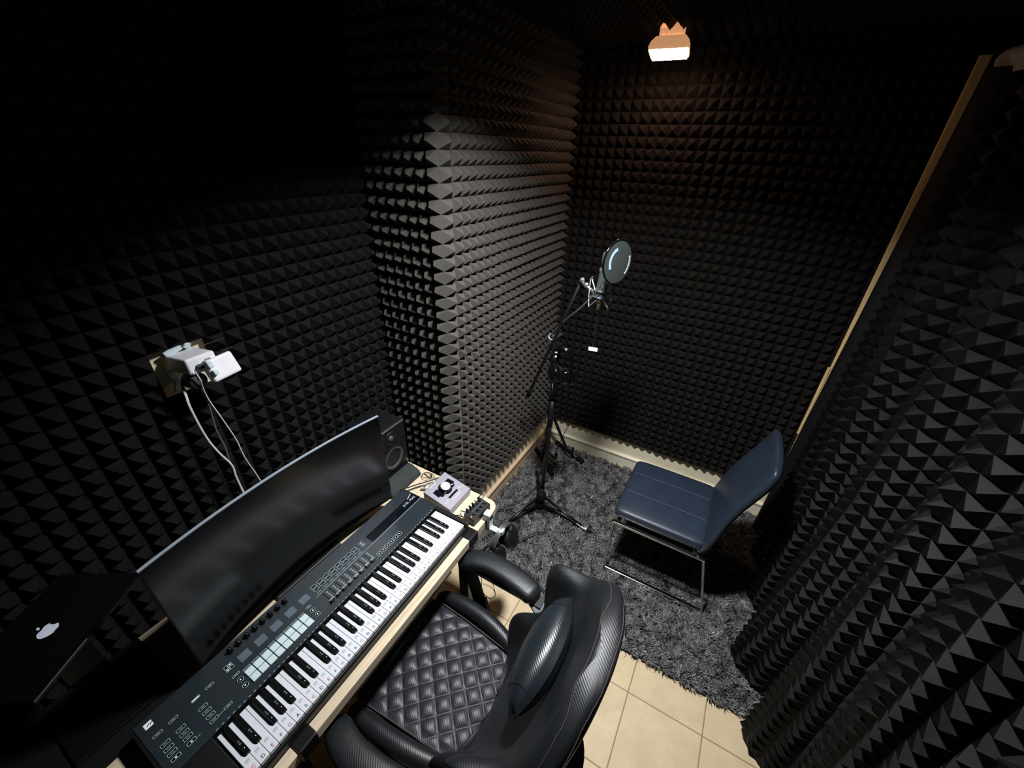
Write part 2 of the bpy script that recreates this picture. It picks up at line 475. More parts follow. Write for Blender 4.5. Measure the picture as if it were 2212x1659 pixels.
# ------------------------------------------------------------------ rug
def rug():
    t = thing('shag_rug', 'dark grey shag rug lying on the tiles under chair and stands', 'rug', (-.24, 1.78, 0))
    x0, x1, y0, y1 = -1.028, .63, 1.185, 2.45
    ob('backing', M().add(box(x1-x0-.02, y1-y0-.02, .010), T(((x0+x1)/2, (y0+y1)/2, .0062))), RUGB, t)
    n = 88000
    px = rng.uniform(x0, x1, n); py = rng.uniform(y0, y1, n)
    feet = [(-.727, 1.766, .07)]
    for fx, fy, r in feet:
        k = (px-fx)**2+(py-fy)**2 > r*r; px, py = px[k], py[k]
    for (ax, ay, bx, by) in ((-.727, 1.766, -.365, 1.746), (-.727, 1.766, -.87, 1.43), (-.727, 1.766, -.891, 2.05), (-.215, 1.58, .305, 1.58), (-.215, 2.03, .305, 2.03)):
        dx, dy = bx-ax, by-ay; L2 = dx*dx+dy*dy
        tt = np.clip(((px-ax)*dx+(py-ay)*dy)/L2, 0, 1)
        k = (px-ax-tt*dx)**2+(py-ay-tt*dy)**2 > .012**2; px, py = px[k], py[k]
    n = len(px)
    # clumps: neighbours lean the same way
    cx = rng.uniform(x0, x1, 2600); cy = rng.uniform(y0, y1, 2600); ca = rng.uniform(0, 2*PI, 2600); ct = rng.normal(0, 1, 2600)
    gx = ((px-x0)/.05).astype(int); idx = np.empty(n, int)
    order = np.argsort(cx)
    for s in range(0, n, 2000):
        e = slice(s, s+2000)
        idx[e] = np.argmin((px[e, None]-cx[None])**2+(py[e, None]-cy[None])**2, 1)
    ang = ca[idx]+rng.normal(0, .55, n)
    ln = rng.uniform(.020, .036, n); lean = rng.uniform(.45, .95, n)
    w = rng.uniform(.0013, .0024, n)
    tone = np.clip(.122+.034*ct[idx]*.7+rng.normal(0, .050, n), .018, .34)
    tone = tone*np.where(rng.random(n) < .12, 2.1, 1)
    dx, dy = np.cos(ang), np.sin(ang); sx, sy = -dy, dx
    zb = np.full(n, .010)
    def P(f, ww, curl):
        h = ln*(f*(1-lean*.55*f)); r = ln*lean*f*f**.4
        x = px+dx*r+sx*curl; y = py+dy*r+sy*curl
        return [np.stack([x+sx*ww*q, y+sy*ww*q, zb+h], 1) for q in (-1, 1)]
    cu = rng.normal(0, .004, n)
    rows = P(0, w, 0*cu)+P(.55, w*1.15, cu)+P(1.0, w*.35, cu*2.2)
    vv = np.stack(rows, 1)           # n,6,3
    lim = .014
    vv[:, :, 0] = np.clip(vv[:, :, 0], x0-lim, x1); vv[:, :, 1] = np.clip(vv[:, :, 1], y0-.03, y1+.008)
    vv -= np.array(t.location)
    fb = np.arange(n)[:, None]*6
    fc = np.concatenate([fb+np.array([[0, 1, 3, 2]]), fb+np.array([[2, 3, 5, 4]])], 1).reshape(-1, 4)
    me = bpy.data.meshes.new('pile'); nf = len(fc)
    me.vertices.add(n*6); me.vertices.foreach_set('co', vv.reshape(-1))
    me.loops.add(nf*4); me.loops.foreach_set('vertex_index', fc.reshape(-1).astype(np.int32))
    me.polygons.add(nf); me.polygons.foreach_set('loop_start', np.arange(0, nf*4, 4, dtype=np.int32)); me.polygons.foreach_set('loop_total', np.full(nf, 4, np.int32))
    me.update(calc_edges=True)
    at = me.attributes.new('tone', 'FLOAT_COLOR', 'POINT')
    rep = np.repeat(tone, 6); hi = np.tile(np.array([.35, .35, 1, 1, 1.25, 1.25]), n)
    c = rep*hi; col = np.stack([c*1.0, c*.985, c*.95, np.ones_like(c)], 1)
    at.data.foreach_set('color', col.reshape(-1).astype(np.float32))
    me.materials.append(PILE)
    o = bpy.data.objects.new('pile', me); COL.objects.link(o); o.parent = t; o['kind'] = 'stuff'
rug()

# ------------------------------------------------------------------ desk
def desk():
    t = thing('desk', 'light oak desk with black steel legs under the monitor and keyboard', 'desk', (-.96, .3, 0))
    xa, xz, ya, yz, r = -1.30, -.636, -.62, 1.084, .045
    poly = [(xa, ya), (xz, ya)]
    for k in range(9):
        a = k/8*PI/2; poly.append((xz-r+r*math.cos(a), yz-r+r*math.sin(a)))
    poly += [(xa, yz)]
    ob('desktop', M().add(prism(poly, .04), T((0, 0, .69))), OAK, t, bevel=.003)
    for y in (.884, .138):
        m = M()
        m.add(box(.07, .052, .006), T((-.668, y, .7335)))          # clamp plate over the front edge
        m.add(box(.006, .052, .052), T((-.6325, y, .7105)))
        m.add(box(.56, .03, .03), T((-.98, y, .674)))
        m.add(box(.05, .05, .66), T((-.70, y+.03 if y > .5 else y-.03, .33)))
        m.add(box(.05, .05, .66), T((-1.22, y, .33)))
        m.add(box(.60, .05, .03), T((-.96, y, .018)))
        ob('leg', m, BLKM, t, bevel=.003)
    m = M(); m.add(box(.02, .50, .05), T((-.664, .511, .664)))
    ob('crossbar', m, BLKM, t)
desk()

# ------------------------------------------------------------------ keyboard
def keyboard():
    t = thing('midi_keyboard', 'long black keyboard controller with lettered white keys on the desk', 'keyboard', (-.83, .41, .7305))
    zt = .790
    Y0, Y1 = -.075, .895
    b = M()
    prof = [(-1.004, .737), (-1.004, .776), (-.995, .7885), (-.8185, .7885), (-.8170, .765), (-.668, .765), (-.664, .758), (-.664, .737)]
    b.add(loft([[(x, y, z) for x, z in prof] for y in (Y0, Y1)]))
    ob('case', b, BLK, t, bevel=.0015)
    for a, c in ((Y0, .0225), (.8775, Y1)):
        ob('end_cheek', M().add(rbox(.157, c-a, .032, .003), T((-.7415, (a+c)/2, .772))), BLK, t)
    for k in ((-.99, Y0+.06), (-.99, Y1-.06), (-.69, Y0+.06), (-.69, Y1-.06)):
        ob('foot', M().add(cyl(.012, .006), T((k[0], k[1], .7340))), BLKR, t)
    # control panel with its printed lines
    p = M()
    p.add(rbox(.181, .958, .003, .0012, 1), T((-.9085, .411, .7895)))
    h = zt+.0014
    def rect(x0, x1, y0, y1, mi, dz=0): p.add(quad(x1-x0, y1-y0), T(((x0+x1)/2, (y0+y1)/2, h+dz)), mi)
    rect(-.947, -.907, .632, .892, 2)
    rect(-.9035, -.9022, .385, .892, 1)
    X = lambda s, size, x, y, mi=1, dz=.0003, sc_=(1, 1, 1): p.add(text(s, size), T((x, y, h+dz), (0, 0, PI/2), sc_), mi)
    for dx, dy in ((0, 0), (.0006, 0), (0, .0006), (.0006, .0006)):
        X('61SL', .0165, -.9300+dx, .832+dy, 3)
        X('MkIII', .0150, -.9300+dx, .868+dy, 3)
    p.add(quad(.002, .030), T((-.9475, .868, h+.0004), (0, 0, .35)), 3)
    for k in range(8):                       # fader scales and labels
        y = .404+k*.0243
        rect(-.9125, -.9110, y-.008, y+.008, 1)
        for q in range(4):
            rect(-.8905+q*.011, -.8880+q*.011, y+.0085, y+.0145, 1)
            rect(-.8905+q*.011, -.8800+q*.011 if q < 3 else -.856, y+.0110, y+.0118, 1)
    for k in range(61):                       # small dashes along the keys
        y = .034+k*.0137; rect(-.8215, -.8200, y, y+.006, 1)
    for x, y in ((-.930, .702), (-.938, .712), (-.926, .722), (-.938, .727), (-.917, .688)): rect(x, x+.003, y, y+.003, 1)
    # white square emblem with two dark slashes
    rect(-.984, -.967, -.052, -.035, 3, .0002)
    for s in (-.003, .003):
        p.add(([(-.9725, -.0485+s+.003, h+.0004), (-.9785, -.0425+s+.003, h+.0004), (-.9785, -.0395+s+.003, h+.0004), (-.9725, -.0455+s+.003, h+.0004)], [(0, 3, 2, 1)]), None, 2)
    rect(-.8475, -.8465, .0555, .0670, 1); rect(-.8475, -.8465, .005, .012, 1)
    ob('control_panel', p, [PANEL, PRINT, GLOSSP, PRINTW], t)
    # five small displays
    for k in range(5):
        m = M().add(rbox(.027, .0305, .0008, .0003, 1), T((-.929, .170+k*.0480, h+.0006)))
        ob('display', m, LCD, t)
    for k in range(8):
        m = M().add(lathe([(.0085, 0), (.0085, .002), (.0066, .003), (.0062, .0135), (.0050, .0145)], 20), T((-.9735, .155+k*.0241, h)), smooth=True)
        m.add(box(.0012, .0008, .0004), T((-.9775, .155+k*.0241, h+.0146)), 1)
        ob('knob', m, [BLKG, PRINT], t)
    first = None
    for r in range(2):
        for k in range(8):
            if first is None:
                first = ob('pad', M().add(rbox(.0216, .0216, .004, .0012, 2), T((-.876, .1545, h+.002))), PAD, t); continue
            c = first.copy(); COL.objects.link(c); c.location = V((.0238*r, .0240*k, 0))
    slot = None
    for k in range(8):
        y = .404+k*.0243
        m = M().add(quad(.052, .0030), T((-.8700, y, h+.0002)), 0)
        m.add(rbox(.0085, .0155, .010, .0015), T((-.8480, y, h+.0060)), 0)
        m.add(quad(.0016, .0150), T((-.8500, y, h+.0112)), 1)
        ob('fader', m, [BLKG, PRINTW], t)
    def btn(x, y, sx, sy, icon=None, rnd=False, pr=PRINT):
        m = M()
        if rnd:
            m.add(cyl(sx/2, .0012, 20), T((x, y, h+.0006)), 0); m.add(torus(sx/2-.0006, .0006, 24, 6), T((x, y, h+.0012)), 1)
        else:
            m.add(box(sx, sy, .0012), T((x, y, h+.0006)), 0); m.add(ring(sx, sy, .0011), T((x, y, h+.0008)), 1)
        if icon == 'dot': m.add(quad(.0034, .0040), T((x, y, h+.0015)), 2)
        if icon == 'dash': m.add(quad(.0010, sy*.45), T((x, y, h+.0015)), 1)
        if icon == 'full': m.add(quad(sx*.45, sy*.8), T((x, y, h+.0015)), 2)
        if icon in ('up', 'down'):
            s = -1 if icon == 'up' else 1
            m.add(([(x+s*.003, y, h+.0016), (x-s*.002, y+.003, h+.0016), (x-s*.002, y-.003, h+.0016)], [(0, 1, 2) if s > 0 else (0, 2, 1)]), None, 2)
        ob('button', m, [BLKG, pr, PRINTW], t)
    for k in range(8):
        y = .4045+k*.0240
        btn(-.9405, y, .0105, .0185); btn(-.9265, y, .0105, .0185)
    btn(-.9405, .6035, .0105, .0125, 'dot'); btn(-.9265, .6035, .0105, .0125, 'dot')
    for k in range(6): btn(-.8500, .6065+k*.0203, .0165, .0165, 'dot')
    for k in range(8): btn(-.8930, .1545+k*.0240, .0050, .0200)
    btn(-.896, .352, .0065, .016, 'dash'); btn(-.876, .3525, .0155, .0155, 'up', True); btn(-.853, .3525, .0155, .0155, 'down', True)
    for x in (-.9405, -.9300):
        for y in (.1250, .1355): btn(x, y, .0095, .0095, 'dot' if (x < -.935) == (y > .13) else None)
    btn(-.900, .129, .0065, .019, 'dash'); btn(-.8790, .129, .0155, .0155, 'up', True); btn(-.8545, .128, .0155, .0155, 'down', True)
    btn(-.934, .079, .0070, .020, 'dash'); btn(-.934, .0445, .0070, .020, 'full')
    for x in (-.899, -.881, -.864, -.847): btn(x, .0445, .0085, .020, 'dash')
    btn(-.847, .0785, .0070, .020, 'dash')
    btn(-.934, -.007, .0070, .020, 'dash'); btn(-.934, -.041, .0070, .020, 'dash')
    for x in (-.898, -.881, -.865, -.848):
        btn(x, -.007, .0090, .020, 'dash' if x < -.86 else 'dot'); btn(x, -.041, .0090, .020, 'dash' if x < -.86 else 'dot')
    # keys
    W = .0235; names = 'CDEFGAB'
    protos = {}
    for i in range(36):
        n = names[i % 7]; y = .027+(i+.5)*W
        if n in protos:
            c = protos[n].copy(); COL.objects.link(c); c.location = V((0, (i-i % 7)*W, 0)); continue
        m = M()
        m.add(rbox(.1395, W-.0009, .014, .0012, 2), T((-.7408, y, .7760)), 0)
        for dx, dy in ((0, 0), (.0005, .0003)):
            m.add(text(n, .0125), T((-.6805+dx, y+.001+dy, .78325), (0, 0, PI/2)), 1)
        for q in range(4): m.add(quad(.0008, .0105), T((-.7065+q*.0026, y, .7832)), 2)
        for q in range(3): m.add(quad(.0068, .0022), T((-.7030-.0012*(q % 2), y-.0032+q*.0034, .78315)), 2)
        protos[n] = ob('white_key', m, [WKEY, NOTE[n], STAFF], t)
    bk = {'C': -.002, 'D': .002, 'F': -.003, 'G': 0, 'A': .003}; prb = {}
    for i in range(36):
        n = names[i % 7]
        if n not in bk or i == 35: continue
        y = .027+(i+1)*W+bk[n]
        if n in prb:
            c = prb[n].copy(); COL.objects.link(c); c.location = V((0, (i-i % 7)*W, 0)); continue
        m = M()
        pr = [(-.8115, .783), (-.8115, .7945), (-.7225, .7945), (-.7150, .788), (-.7135, .7832)]
        lo = []
        for yy, s in ((-.0060, 0), (-.0048, 1), (.0048, 1), (.0060, 0)):
            lo.append([(x, y+yy, z if s else min(z, .7925) if z > .785 else z) for x, z in pr])
        m.add(loft(lo), None, 0)
        nx = names[(i % 7+1) % 7]
        m.add(text(n, .0062), T((-.7500, y, .7949), (0, 0, PI/2)), 1); m.add(text(nx, .0062), T((-.7425, y, .7949), (0, 0, PI/2)), 1)
        m.add(quad(.0030, .0014), T((-.7262, y+.001, .7949)), 2)
        prb[n] = ob('black_key', m, [BKEY, PRINT, PRINTW], t)
keyboard()

# ------------------------------------------------------------------ curved monitor
def monitor():
    t = thing('curved_monitor', 'wide curved black monitor standing behind the keyboard', 'monitor', (-1.13, .46, .7305))
    yc, hw, z0, z1 = .4615, .3665, .792, 1.200; R = 1.95
    def ax(y, off=0): return -1.002-(R-math.sqrt(R*R-hw*hw))*1.0+(R-math.sqrt(R*R-(y-yc)**2))-off if True else 0
    n = 40
    def arc(y, off): return (ax(y)-off, y)
    m = M()
    lo = []
    for k in range(n+1):
        y = yc-hw+2*hw*k/n
        lo.append([(ax(y), y, z0), (ax(y), y, z1), (ax(y)-.012, y, z1), (ax(y)-.020, y, z1-.02), (ax(y)-.020, y, z0+.02), (ax(y)-.012, y, z0)])
    m.add(loft(lo), smooth=False)
    ob('shell', m, BLK, t)
    for z in (z1, z0):
        P = [(ax(yc-hw+2*hw*k/n)-.005, yc-hw+2*hw*k/n, z+(.0016 if z == z1 else .0010)) for k in range(n+1)]
        e = M()
        w_ = .0040 if z == z1 else .0030
        e.add(loft([[(x+w_, y, z_-.003), (x+w_, y, z_+.001), (x-w_, y, z_+.001), (x-w_, y, z_-.003)] for x, y, z_ in P]))
        ob('lit_edge', e, SILV, t)['label'] = 'thin silver line where the edge catches light'  # strip coloured bright because this edge of the shell catches the light
    m = M()
    m.add(grid(lambda a, b: (ax(yc-hw+.003+(2*hw-.006)*a)+.0012, yc-hw+.003+(2*hw-.006)*a, z0+.008+(z1-z0-.012)*b), n, 1), smooth=True)
    ob('screen', m, SCREEN, t)
    m = M().add(rbox(.045, .30, .22, .018, 3), T((-1.082, yc, 1.0)))
    ob('rear_housing', m, BLK, t)
    m = M().add(rbox(.035, .07, .34, .008), T((-1.125, yc, .915))); m.add(rbox(.03, .06, .06, .005), T((-1.105, yc, 1.02)))
    ob('stand_pole', m, BLK, t)
    m = M().add(rbox(.16, .26, .012, .005), T((-1.12, yc, .737)))
    ob('stand_base', m, BLK, t)
monitor()

# ------------------------------------------------------------------ studio speaker on its pad
def speaker():
    t = thing('studio_speaker', 'black studio speaker behind the right end of the monitor', 'speaker', (-1.19, .955, .776))
    a = .0; cx, cy, cz = -1.19, .957, .902
    def S(p): return (p[0], p[1], p[2])
    w, d, hh = .176, .17, .25
    m = M().add(rbox(d, w, hh, .008, 3), T((cx, cy, cz)))
    ob('cabinet', m, BLK, t)
    xf = cx+d/2
    fx = lambda y, z, o=0: T((xf+o, cy+y, cz+z), (0, PI/2, 0))
    m = M().add(lathe([(.062, .000), (.066, .003), (.064, .006), (.056, .006), (.052, .002)], 40, False), fx(0, -.034), smooth=True)
    m.add(lathe([(.056, .003), (.048, .007), (.043, .0), (.022, -.016), (.020, -.016)], 40, False), fx(0, -.034, .001), 1, True)
    m.add(lathe([(.022, -.016), (.018, -.006), (.010, -.002), (.001, -.001)], 30, False), fx(0, -.034, .001), 2, True)
    ob('woofer', m, [BLKR, GPLA, GPLA], t)
    m = M().add(lathe([(.034, 0), (.033, .003), (.026, .001), (.014, -.002), (.0135, -.002)], 32, False), fx(0, .070, .0015), smooth=True)
    m.add(lathe([(.0135, -.002), (.011, .004), (.006, .006), (.001, .0065)], 24, False), fx(0, .070, .0015), 1, True)
    ob('tweeter', m, [BLK, GPLA], t)
    m = M().add(rbox(.003, .11, .012, .001), T((xf+.001, cy, cz-.108)))
    ob('port', m, BLKG, t)
    m = M().add(rbox(.003, w-.01, .003, .001, 1), T((xf+.0005, cy, cz+hh/2-.004)))
    ob('top_trim', m, SATIN, t)
    m = M().add(lathe([(.006, 0), (.006, .008), (.005, .009)], 16), fx(.072, -.096))
    ob('volume_knob', m, SATIN, t)
speaker()
m = M()
pr = [(-1.29, .7305), (-1.29, .774), (-1.09, .7745), (-1.05, .760), (-1.038, .745), (-1.036, .7305)]
m.add(loft([[(x, y, z) for x, z in pr] for y in (.862, 1.045)]))
tag(ob('isolation_pad', m, GREYP, loc=(-1.15, .955, .7305), bevel=.006), 'dark grey foam wedge under the studio speaker', 'speaker pad')

# ------------------------------------------------------------------ audio interface
def interface():
    t = thing('audio_interface', 'silver desktop audio box with a big round dial and white buttons', 'audio interface', (-.834, .981, .7305))
    A = T((-.843, .991, .7305))
    def at(x, y, z, r=(0, 0, 0)): return A @ T((x, y, z), (r[0], r[1]+.211, r[2]))
    m = M()
    pr = [(-.070, .004), (-.070, .064), (.070, .034), (.070, .004)]
    m.add(loft([[(x, y, z) for x, z in pr] for y in (-.073, .073)]), A)
    ob('body', m, ALU, t, bevel=.003)
    zt = lambda x: .049-.2143*x
    m = M()
    def flat(poly, dz): m.add(([(x, y, zt(x)+dz) for x, y in poly], [tuple(range(len(poly)))]), A)
    flat([(-.012+.030*math.cos(k*PI/16), .030*math.sin(k*PI/16)) for k in range(32)], .0006)
    for q in (-1, 1):
        p = [(-.036, .026*q), (-.036, .052*q), (-.004, .055*q), (-.002, .046*q), (.008, .042*q), (.010, .024*q)]
        flat(p[::-1] if q > 0 else p, .0007)
    flat([(.026, -.028), (.035, -.028), (.035, .030), (.026, .030)], .0006)
    ob('meter_window', m, GLOSSP, t)
    m = M().add(lathe([(.0245, 0), (.0245, .006), (.023, .016), (.0215, .018)], 40), at(-.012, 0, zt(-.012)+.001), 1, True)
    m.add(lathe([(.0215, .018), (.019, .0186), (.0001, .0186)], 40, False), at(-.012, 0, zt(-.012)+.001), 0)
    ob('dial', m, [DIALM, BLKG], t)
    for y in [-.026+k*.0105 for k in range(6)]:
        ob('button', M().add(lathe([(.0032, 0), (.0032, .002), (.0024, .0028)], 16), at(.048, y, zt(.048))), PRINTW, t)
    for x, y in ((.036, -.045), (.028, .045), (-.002, .036)):
        ob('button', M().add(lathe([(.0034, 0), (.0034, .002), (.0024, .0028)], 16), at(x, y, zt(x))), PRINTW, t)
    m = M()
    for k in range(9): m.add(quad(.0022, .0028), at(-.060, -.040+k*.0042, zt(-.060)+.0005))
    for y in (-.058, .060): m.add(quad(.0018, .008), at(.036, y, zt(.036)+.0005))
    ob('lettering', m, PRINTW, t)
    for y in (-.06, .06):
        for x in (-.06, .06): ob('foot', M().add(cyl(.006, .005), A @ T((x, y, .0028))), BLKR, t)
interface()

# ------------------------------------------------------------------ small headphone amplifier box
def amp():
    t = thing('headphone_amplifier', 'small black four-knob box at the rounded desk corner', 'headphone amplifier', (-.682, .980, .7305))
    A = T((-.682, .980, .7305), (0, 0, -.06))
    m = M().add(loft([[(x, y, z) for x, z in ((-.026, .001), (-.026, .040), (.027, .034), (.027, .001))] for y in (-.055, .055)]), A)
    ob('body', m, BLK, t, bevel=.0015)
    m = M().add(quad(.004, .075), A @ T((-.006, .012, .0382), (0, .11, 0)))
    ob('legend_strip', m, GPLA, t)
    for k in range(4):
        y = -.032+k*.024
        m = M().add(lathe([(.0052, 0), (.0045, .009), (.0036, .010)], 16), A @ T((.008, y, .0368)), 0, True)
        m.add(box(.0018, .009, .004), A @ T((.008, y, .0475), (0, 0, .6+k*.5)), 1)
        m.add(lathe([(.0026, 0), (.0024, .004)], 10), A @ T((.016, y+.009, .0362)), 1)
        ob('knob', m, [BLKG, SATIN], t)
    ob('power_light', M().add(ball(.0026), A @ T((.008, -.048, .038))), LEDR, t)
    for k in range(5):
        y = -.038+k*.019
        m = M().add(lathe([(.0052, 0), (.0052, .004), (.0036, .0045)], 14), A @ T((-.017, y, .0395)), 0)
        m.add(lathe([(.0046, .004), (.0046, .016), (.003, .018)], 12), A @ T((-.017, y, .0395), (0, -.5, 0)), 1 if k == 3 else 0)
        ob('jack', m, [BLKR, BRASS], t)
amp()

# cables on the right end of the desk
def cable(name, pts, r, ma, label, cat='cable', group=None, n=8, k=8):
    return tag(ob(name, M().add(tube(spline(pts, n), r, k), smooth=True), ma, loc=pts[0]), label, cat, group)
cable('audio_cable', [(-1.035, .905, .752), (-1.0, .955, .756), (-.96, 1.03, .748), (-.93, 1.085, .742), (-.85, 1.10, .76), (-.76, 1.10, .775), (-.71, 1.088, .79), (-.700, 1.045, .792), (-.699, 1.020, .788)], .0028, CABB, 'black audio cable arching round the back of the silver box')
cable('audio_cable', [(-1.02, .93, .736), (-.985, .985, .738), (-.95, 1.02, .737), (-.925, 1.045, .740), (-.918, 1.03, .748)], .0024, CABG, 'grey audio cable curled on the desk beside the silver box')
cable('thin_wire', [(-1.03, 1.055, .7335)]+[(-1.005+.022*math.cos(a), 1.045+.022*math.sin(a), .736+.002*a) for a in [x*.7 for x in range(0, 11)]]+[(-.96, 1.055, .737), (-.935, 1.07, .735)], .0016, CABB, 'thin black wire looped once on the bare desk end', 'cable')
cable('patch_cable', [(-.746, .953, .742), (-.735, .948, .755), (-.722, .942, .762), (-.712, .944, .766)], .0022, CABB, 'short black patch lead curving into the four-knob box')
cable('patch_cable', [(-.749, .925, .741), (-.738, .922, .752), (-.724, .922, .754), (-.713, .928, .752)], .0022, CABB, 'short black patch lead lowest beside the four-knob box')
for k, (x, y, z, a, l) in enumerate(((-.958, .975, .746, .5, 'whitish cable plug nearest the keyboard in the tangle'), (-.948, 1.000, .744, .8, 'whitish cable plug in the middle of the tangle'), (-.938, 1.028, .746, .3, 'whitish cable plug furthest from the keyboard in the tangle'))):
    A = T((x, y, z), (0, PI/2, a))
    m = M().add(lathe([(.0052, -.016), (.0058, -.010), (.0058, .012), (.0040, .018), (.0022, .024)], 14), A, smooth=True)
    m.add(lathe([(.0064, -.004), (.0064, .002)], 14), A, 1)
    tag(ob('cable_plug', m, [mat('plug_ivory', (206, 196, 176), .5), SATIN], loc=(x, y, z)), l, 'plug', 'plugs in the cable tangle')

# ------------------------------------------------------------------ headphones hooked on the desk edge
def clamp():
    t = thing('headphone_hanger', 'pale plastic hanger clamped to the front desk edge', 'headphone hanger', (-.63, .985, .70))
    m = M().add(rbox(.030, .032, .034, .003), T((-.633, .988, .7485))); m.add(rbox(.012, .030, .075, .002), T((-.624, .988, .715)))
    m.add(rbox(.045, .030, .010, .002), T((-.642, .988, .6825)))
    m.add(rbox(.06, .024, .010, .002), T((-.590, .988, .684))); m.add(rbox(.008, .024, .022, .002), T((-.562, .988, .692)))
    ob('bracket', m, WPLB, t)
clamp()
def headphones_desk():
    t = thing('headphones', 'black headphones with silver yokes hanging at the right desk corner', 'headphones', (-.585, 1.0, .5))
    m = M()
    pts = []
    for k in range(17):
        a = PI*k/16
        pts.append((-.585+.012*math.sin(a), 1.005-.066*math.cos(a), .628+.066*math.sin(a)))
    for off in (-.009, -.003, .003, .009): m.add(tube([(x+off, y, z) for x, y, z in pts], .0035, 8), smooth=True)
    ob('headband', m, SATIN, t)
    for s, cz, dx in ((1, .585, .022), (-1, .572, .010)):
        c = V((-.585+dx, 1.005+s*.058, cz)); d = V((.80, .15, .38)).normalized() if s > 0 else V((.75, -.5, .15)).normalized()
        A = frame(c, d)
        m = M().add(lathe([(.034, -.028), (.050, -.022), (.053, -.008), (.053, .006), (.047, .014), (.024, .018), (.0005, .019)], 36), A, smooth=True)
        e = ob('earcup', m, BLK, t)
        m = M().add(torus(.034, .012, 32, 10), A @ T((0, 0, -.032)), smooth=True)
        ob('ear_cushion', m, BLKR, e)
        m = M().add(torus(.057, .0042, 24, 8, -.2, PI+.2), A @ T((0, 0, -.004)), smooth=True)
        m.add(bar(c+V((0, 0, .045)), c+V((-.022+.0, 0, .075)), .022, .004, up=d), None)
        ob('yoke', m, SATIN, t)
headphones_desk()

# ------------------------------------------------------------------ laptop on a stand at the left end, black mat
def laptop():
    C = V((-1.165, -.062, 1.052)); A = T(C, (0, 0, math.atan2(-.53, -.85)-PI/2))    # local +y = top of the emblem
    t = thing('laptop', 'closed black laptop with a pale apple emblem at the far left', 'laptop', tuple(C))
    m = M().add(rbox(.29, .20, .006, .0025, 2), A @ T((0, 0, .011)))
    l = ob('lid', m, mat('laptop_black', (5, 5, 5), .85, spec=.06), t)
    ob('keyboard_base', M().add(rbox(.29, .20, .008, .003, 2), A @ T((0, 0, .0035))), BLKR, t)
    m = M()
    out = []
    for k in range(64):
        a = 2*PI*k/64
        r = .0185*(1+.05*math.cos(2*a))
        x = r*math.cos(a)*1.02; y = r*math.sin(a)*1.02
        y += -.0035*math.exp(-((x)/.006)**2) if y > 0 else .0022*math.exp(-((x)/.005)**2)
        if x > 0:
            dx, dy = x-.0245, y-.0025; d = math.hypot(dx, dy)
            if d < .0115: x, y = .0245+dx/d*.0115, .0025+dy/d*.0115
        if y < 0: x *= 1-.16*(-y/.0185)
        out.append((x, y))
    m.add(([(x, y, .0143) for x, y in out], [tuple(range(64))]), A)
    leaf = [(.0005+.0062*math.sin(PI*k/10)*.55+.0075*k/10*.6, .0205+.0105*k/10-.001) for k in range(11)]+[(.0005+.0075*k/10*.6-.0030*math.sin(PI*k/10), .0205+.0105*k/10-.001) for k in range(9, 0, -1)]
    m.add(([(x, y, .0143) for x, y in leaf], [tuple(range(len(leaf)))]), A)
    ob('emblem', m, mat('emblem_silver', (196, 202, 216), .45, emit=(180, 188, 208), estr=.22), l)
    m = M().add(tube([A @ V((-.143, -.1005, .012)), A @ V((-.02, -.1005, .012))], .0012, 6))
    ob('hinge_edge', m, SATIN, l)
    s = thing('laptop_stand', 'black stand holding the closed laptop above the desk', 'laptop stand', (-1.165, -.062, .738))
    m = M()
    m.add(rbox(.20, .22, .008, .003), T((-1.165, -.062, .7425)))
    ob('base_plate', m, BLKM, s)
    m = M().add(bar((-1.20, -.062, .745), (-1.15, -.062, .90), .07, .010, up=(1, 0, 0))); m.add(bar((-1.15, -.062, .895), (-1.175, -.062, 1.040), .07, .010, up=(1, 0, 0)))
    ob('arm', m, BLKM, s)
    ob('tray', M().add(rbox(.24, .18, .006, .002), A @ T((0, 0, -.0065))), BLKM, s)
laptop()
tag(ob('desk_mat', M().add(rbox(.283, .655, .006, .002), T((-1.152, -.283, .7342))), BLKR, loc=(-1.15, -.10, .7342)), 'black mat lying on the left end of the desk', 'desk mat')

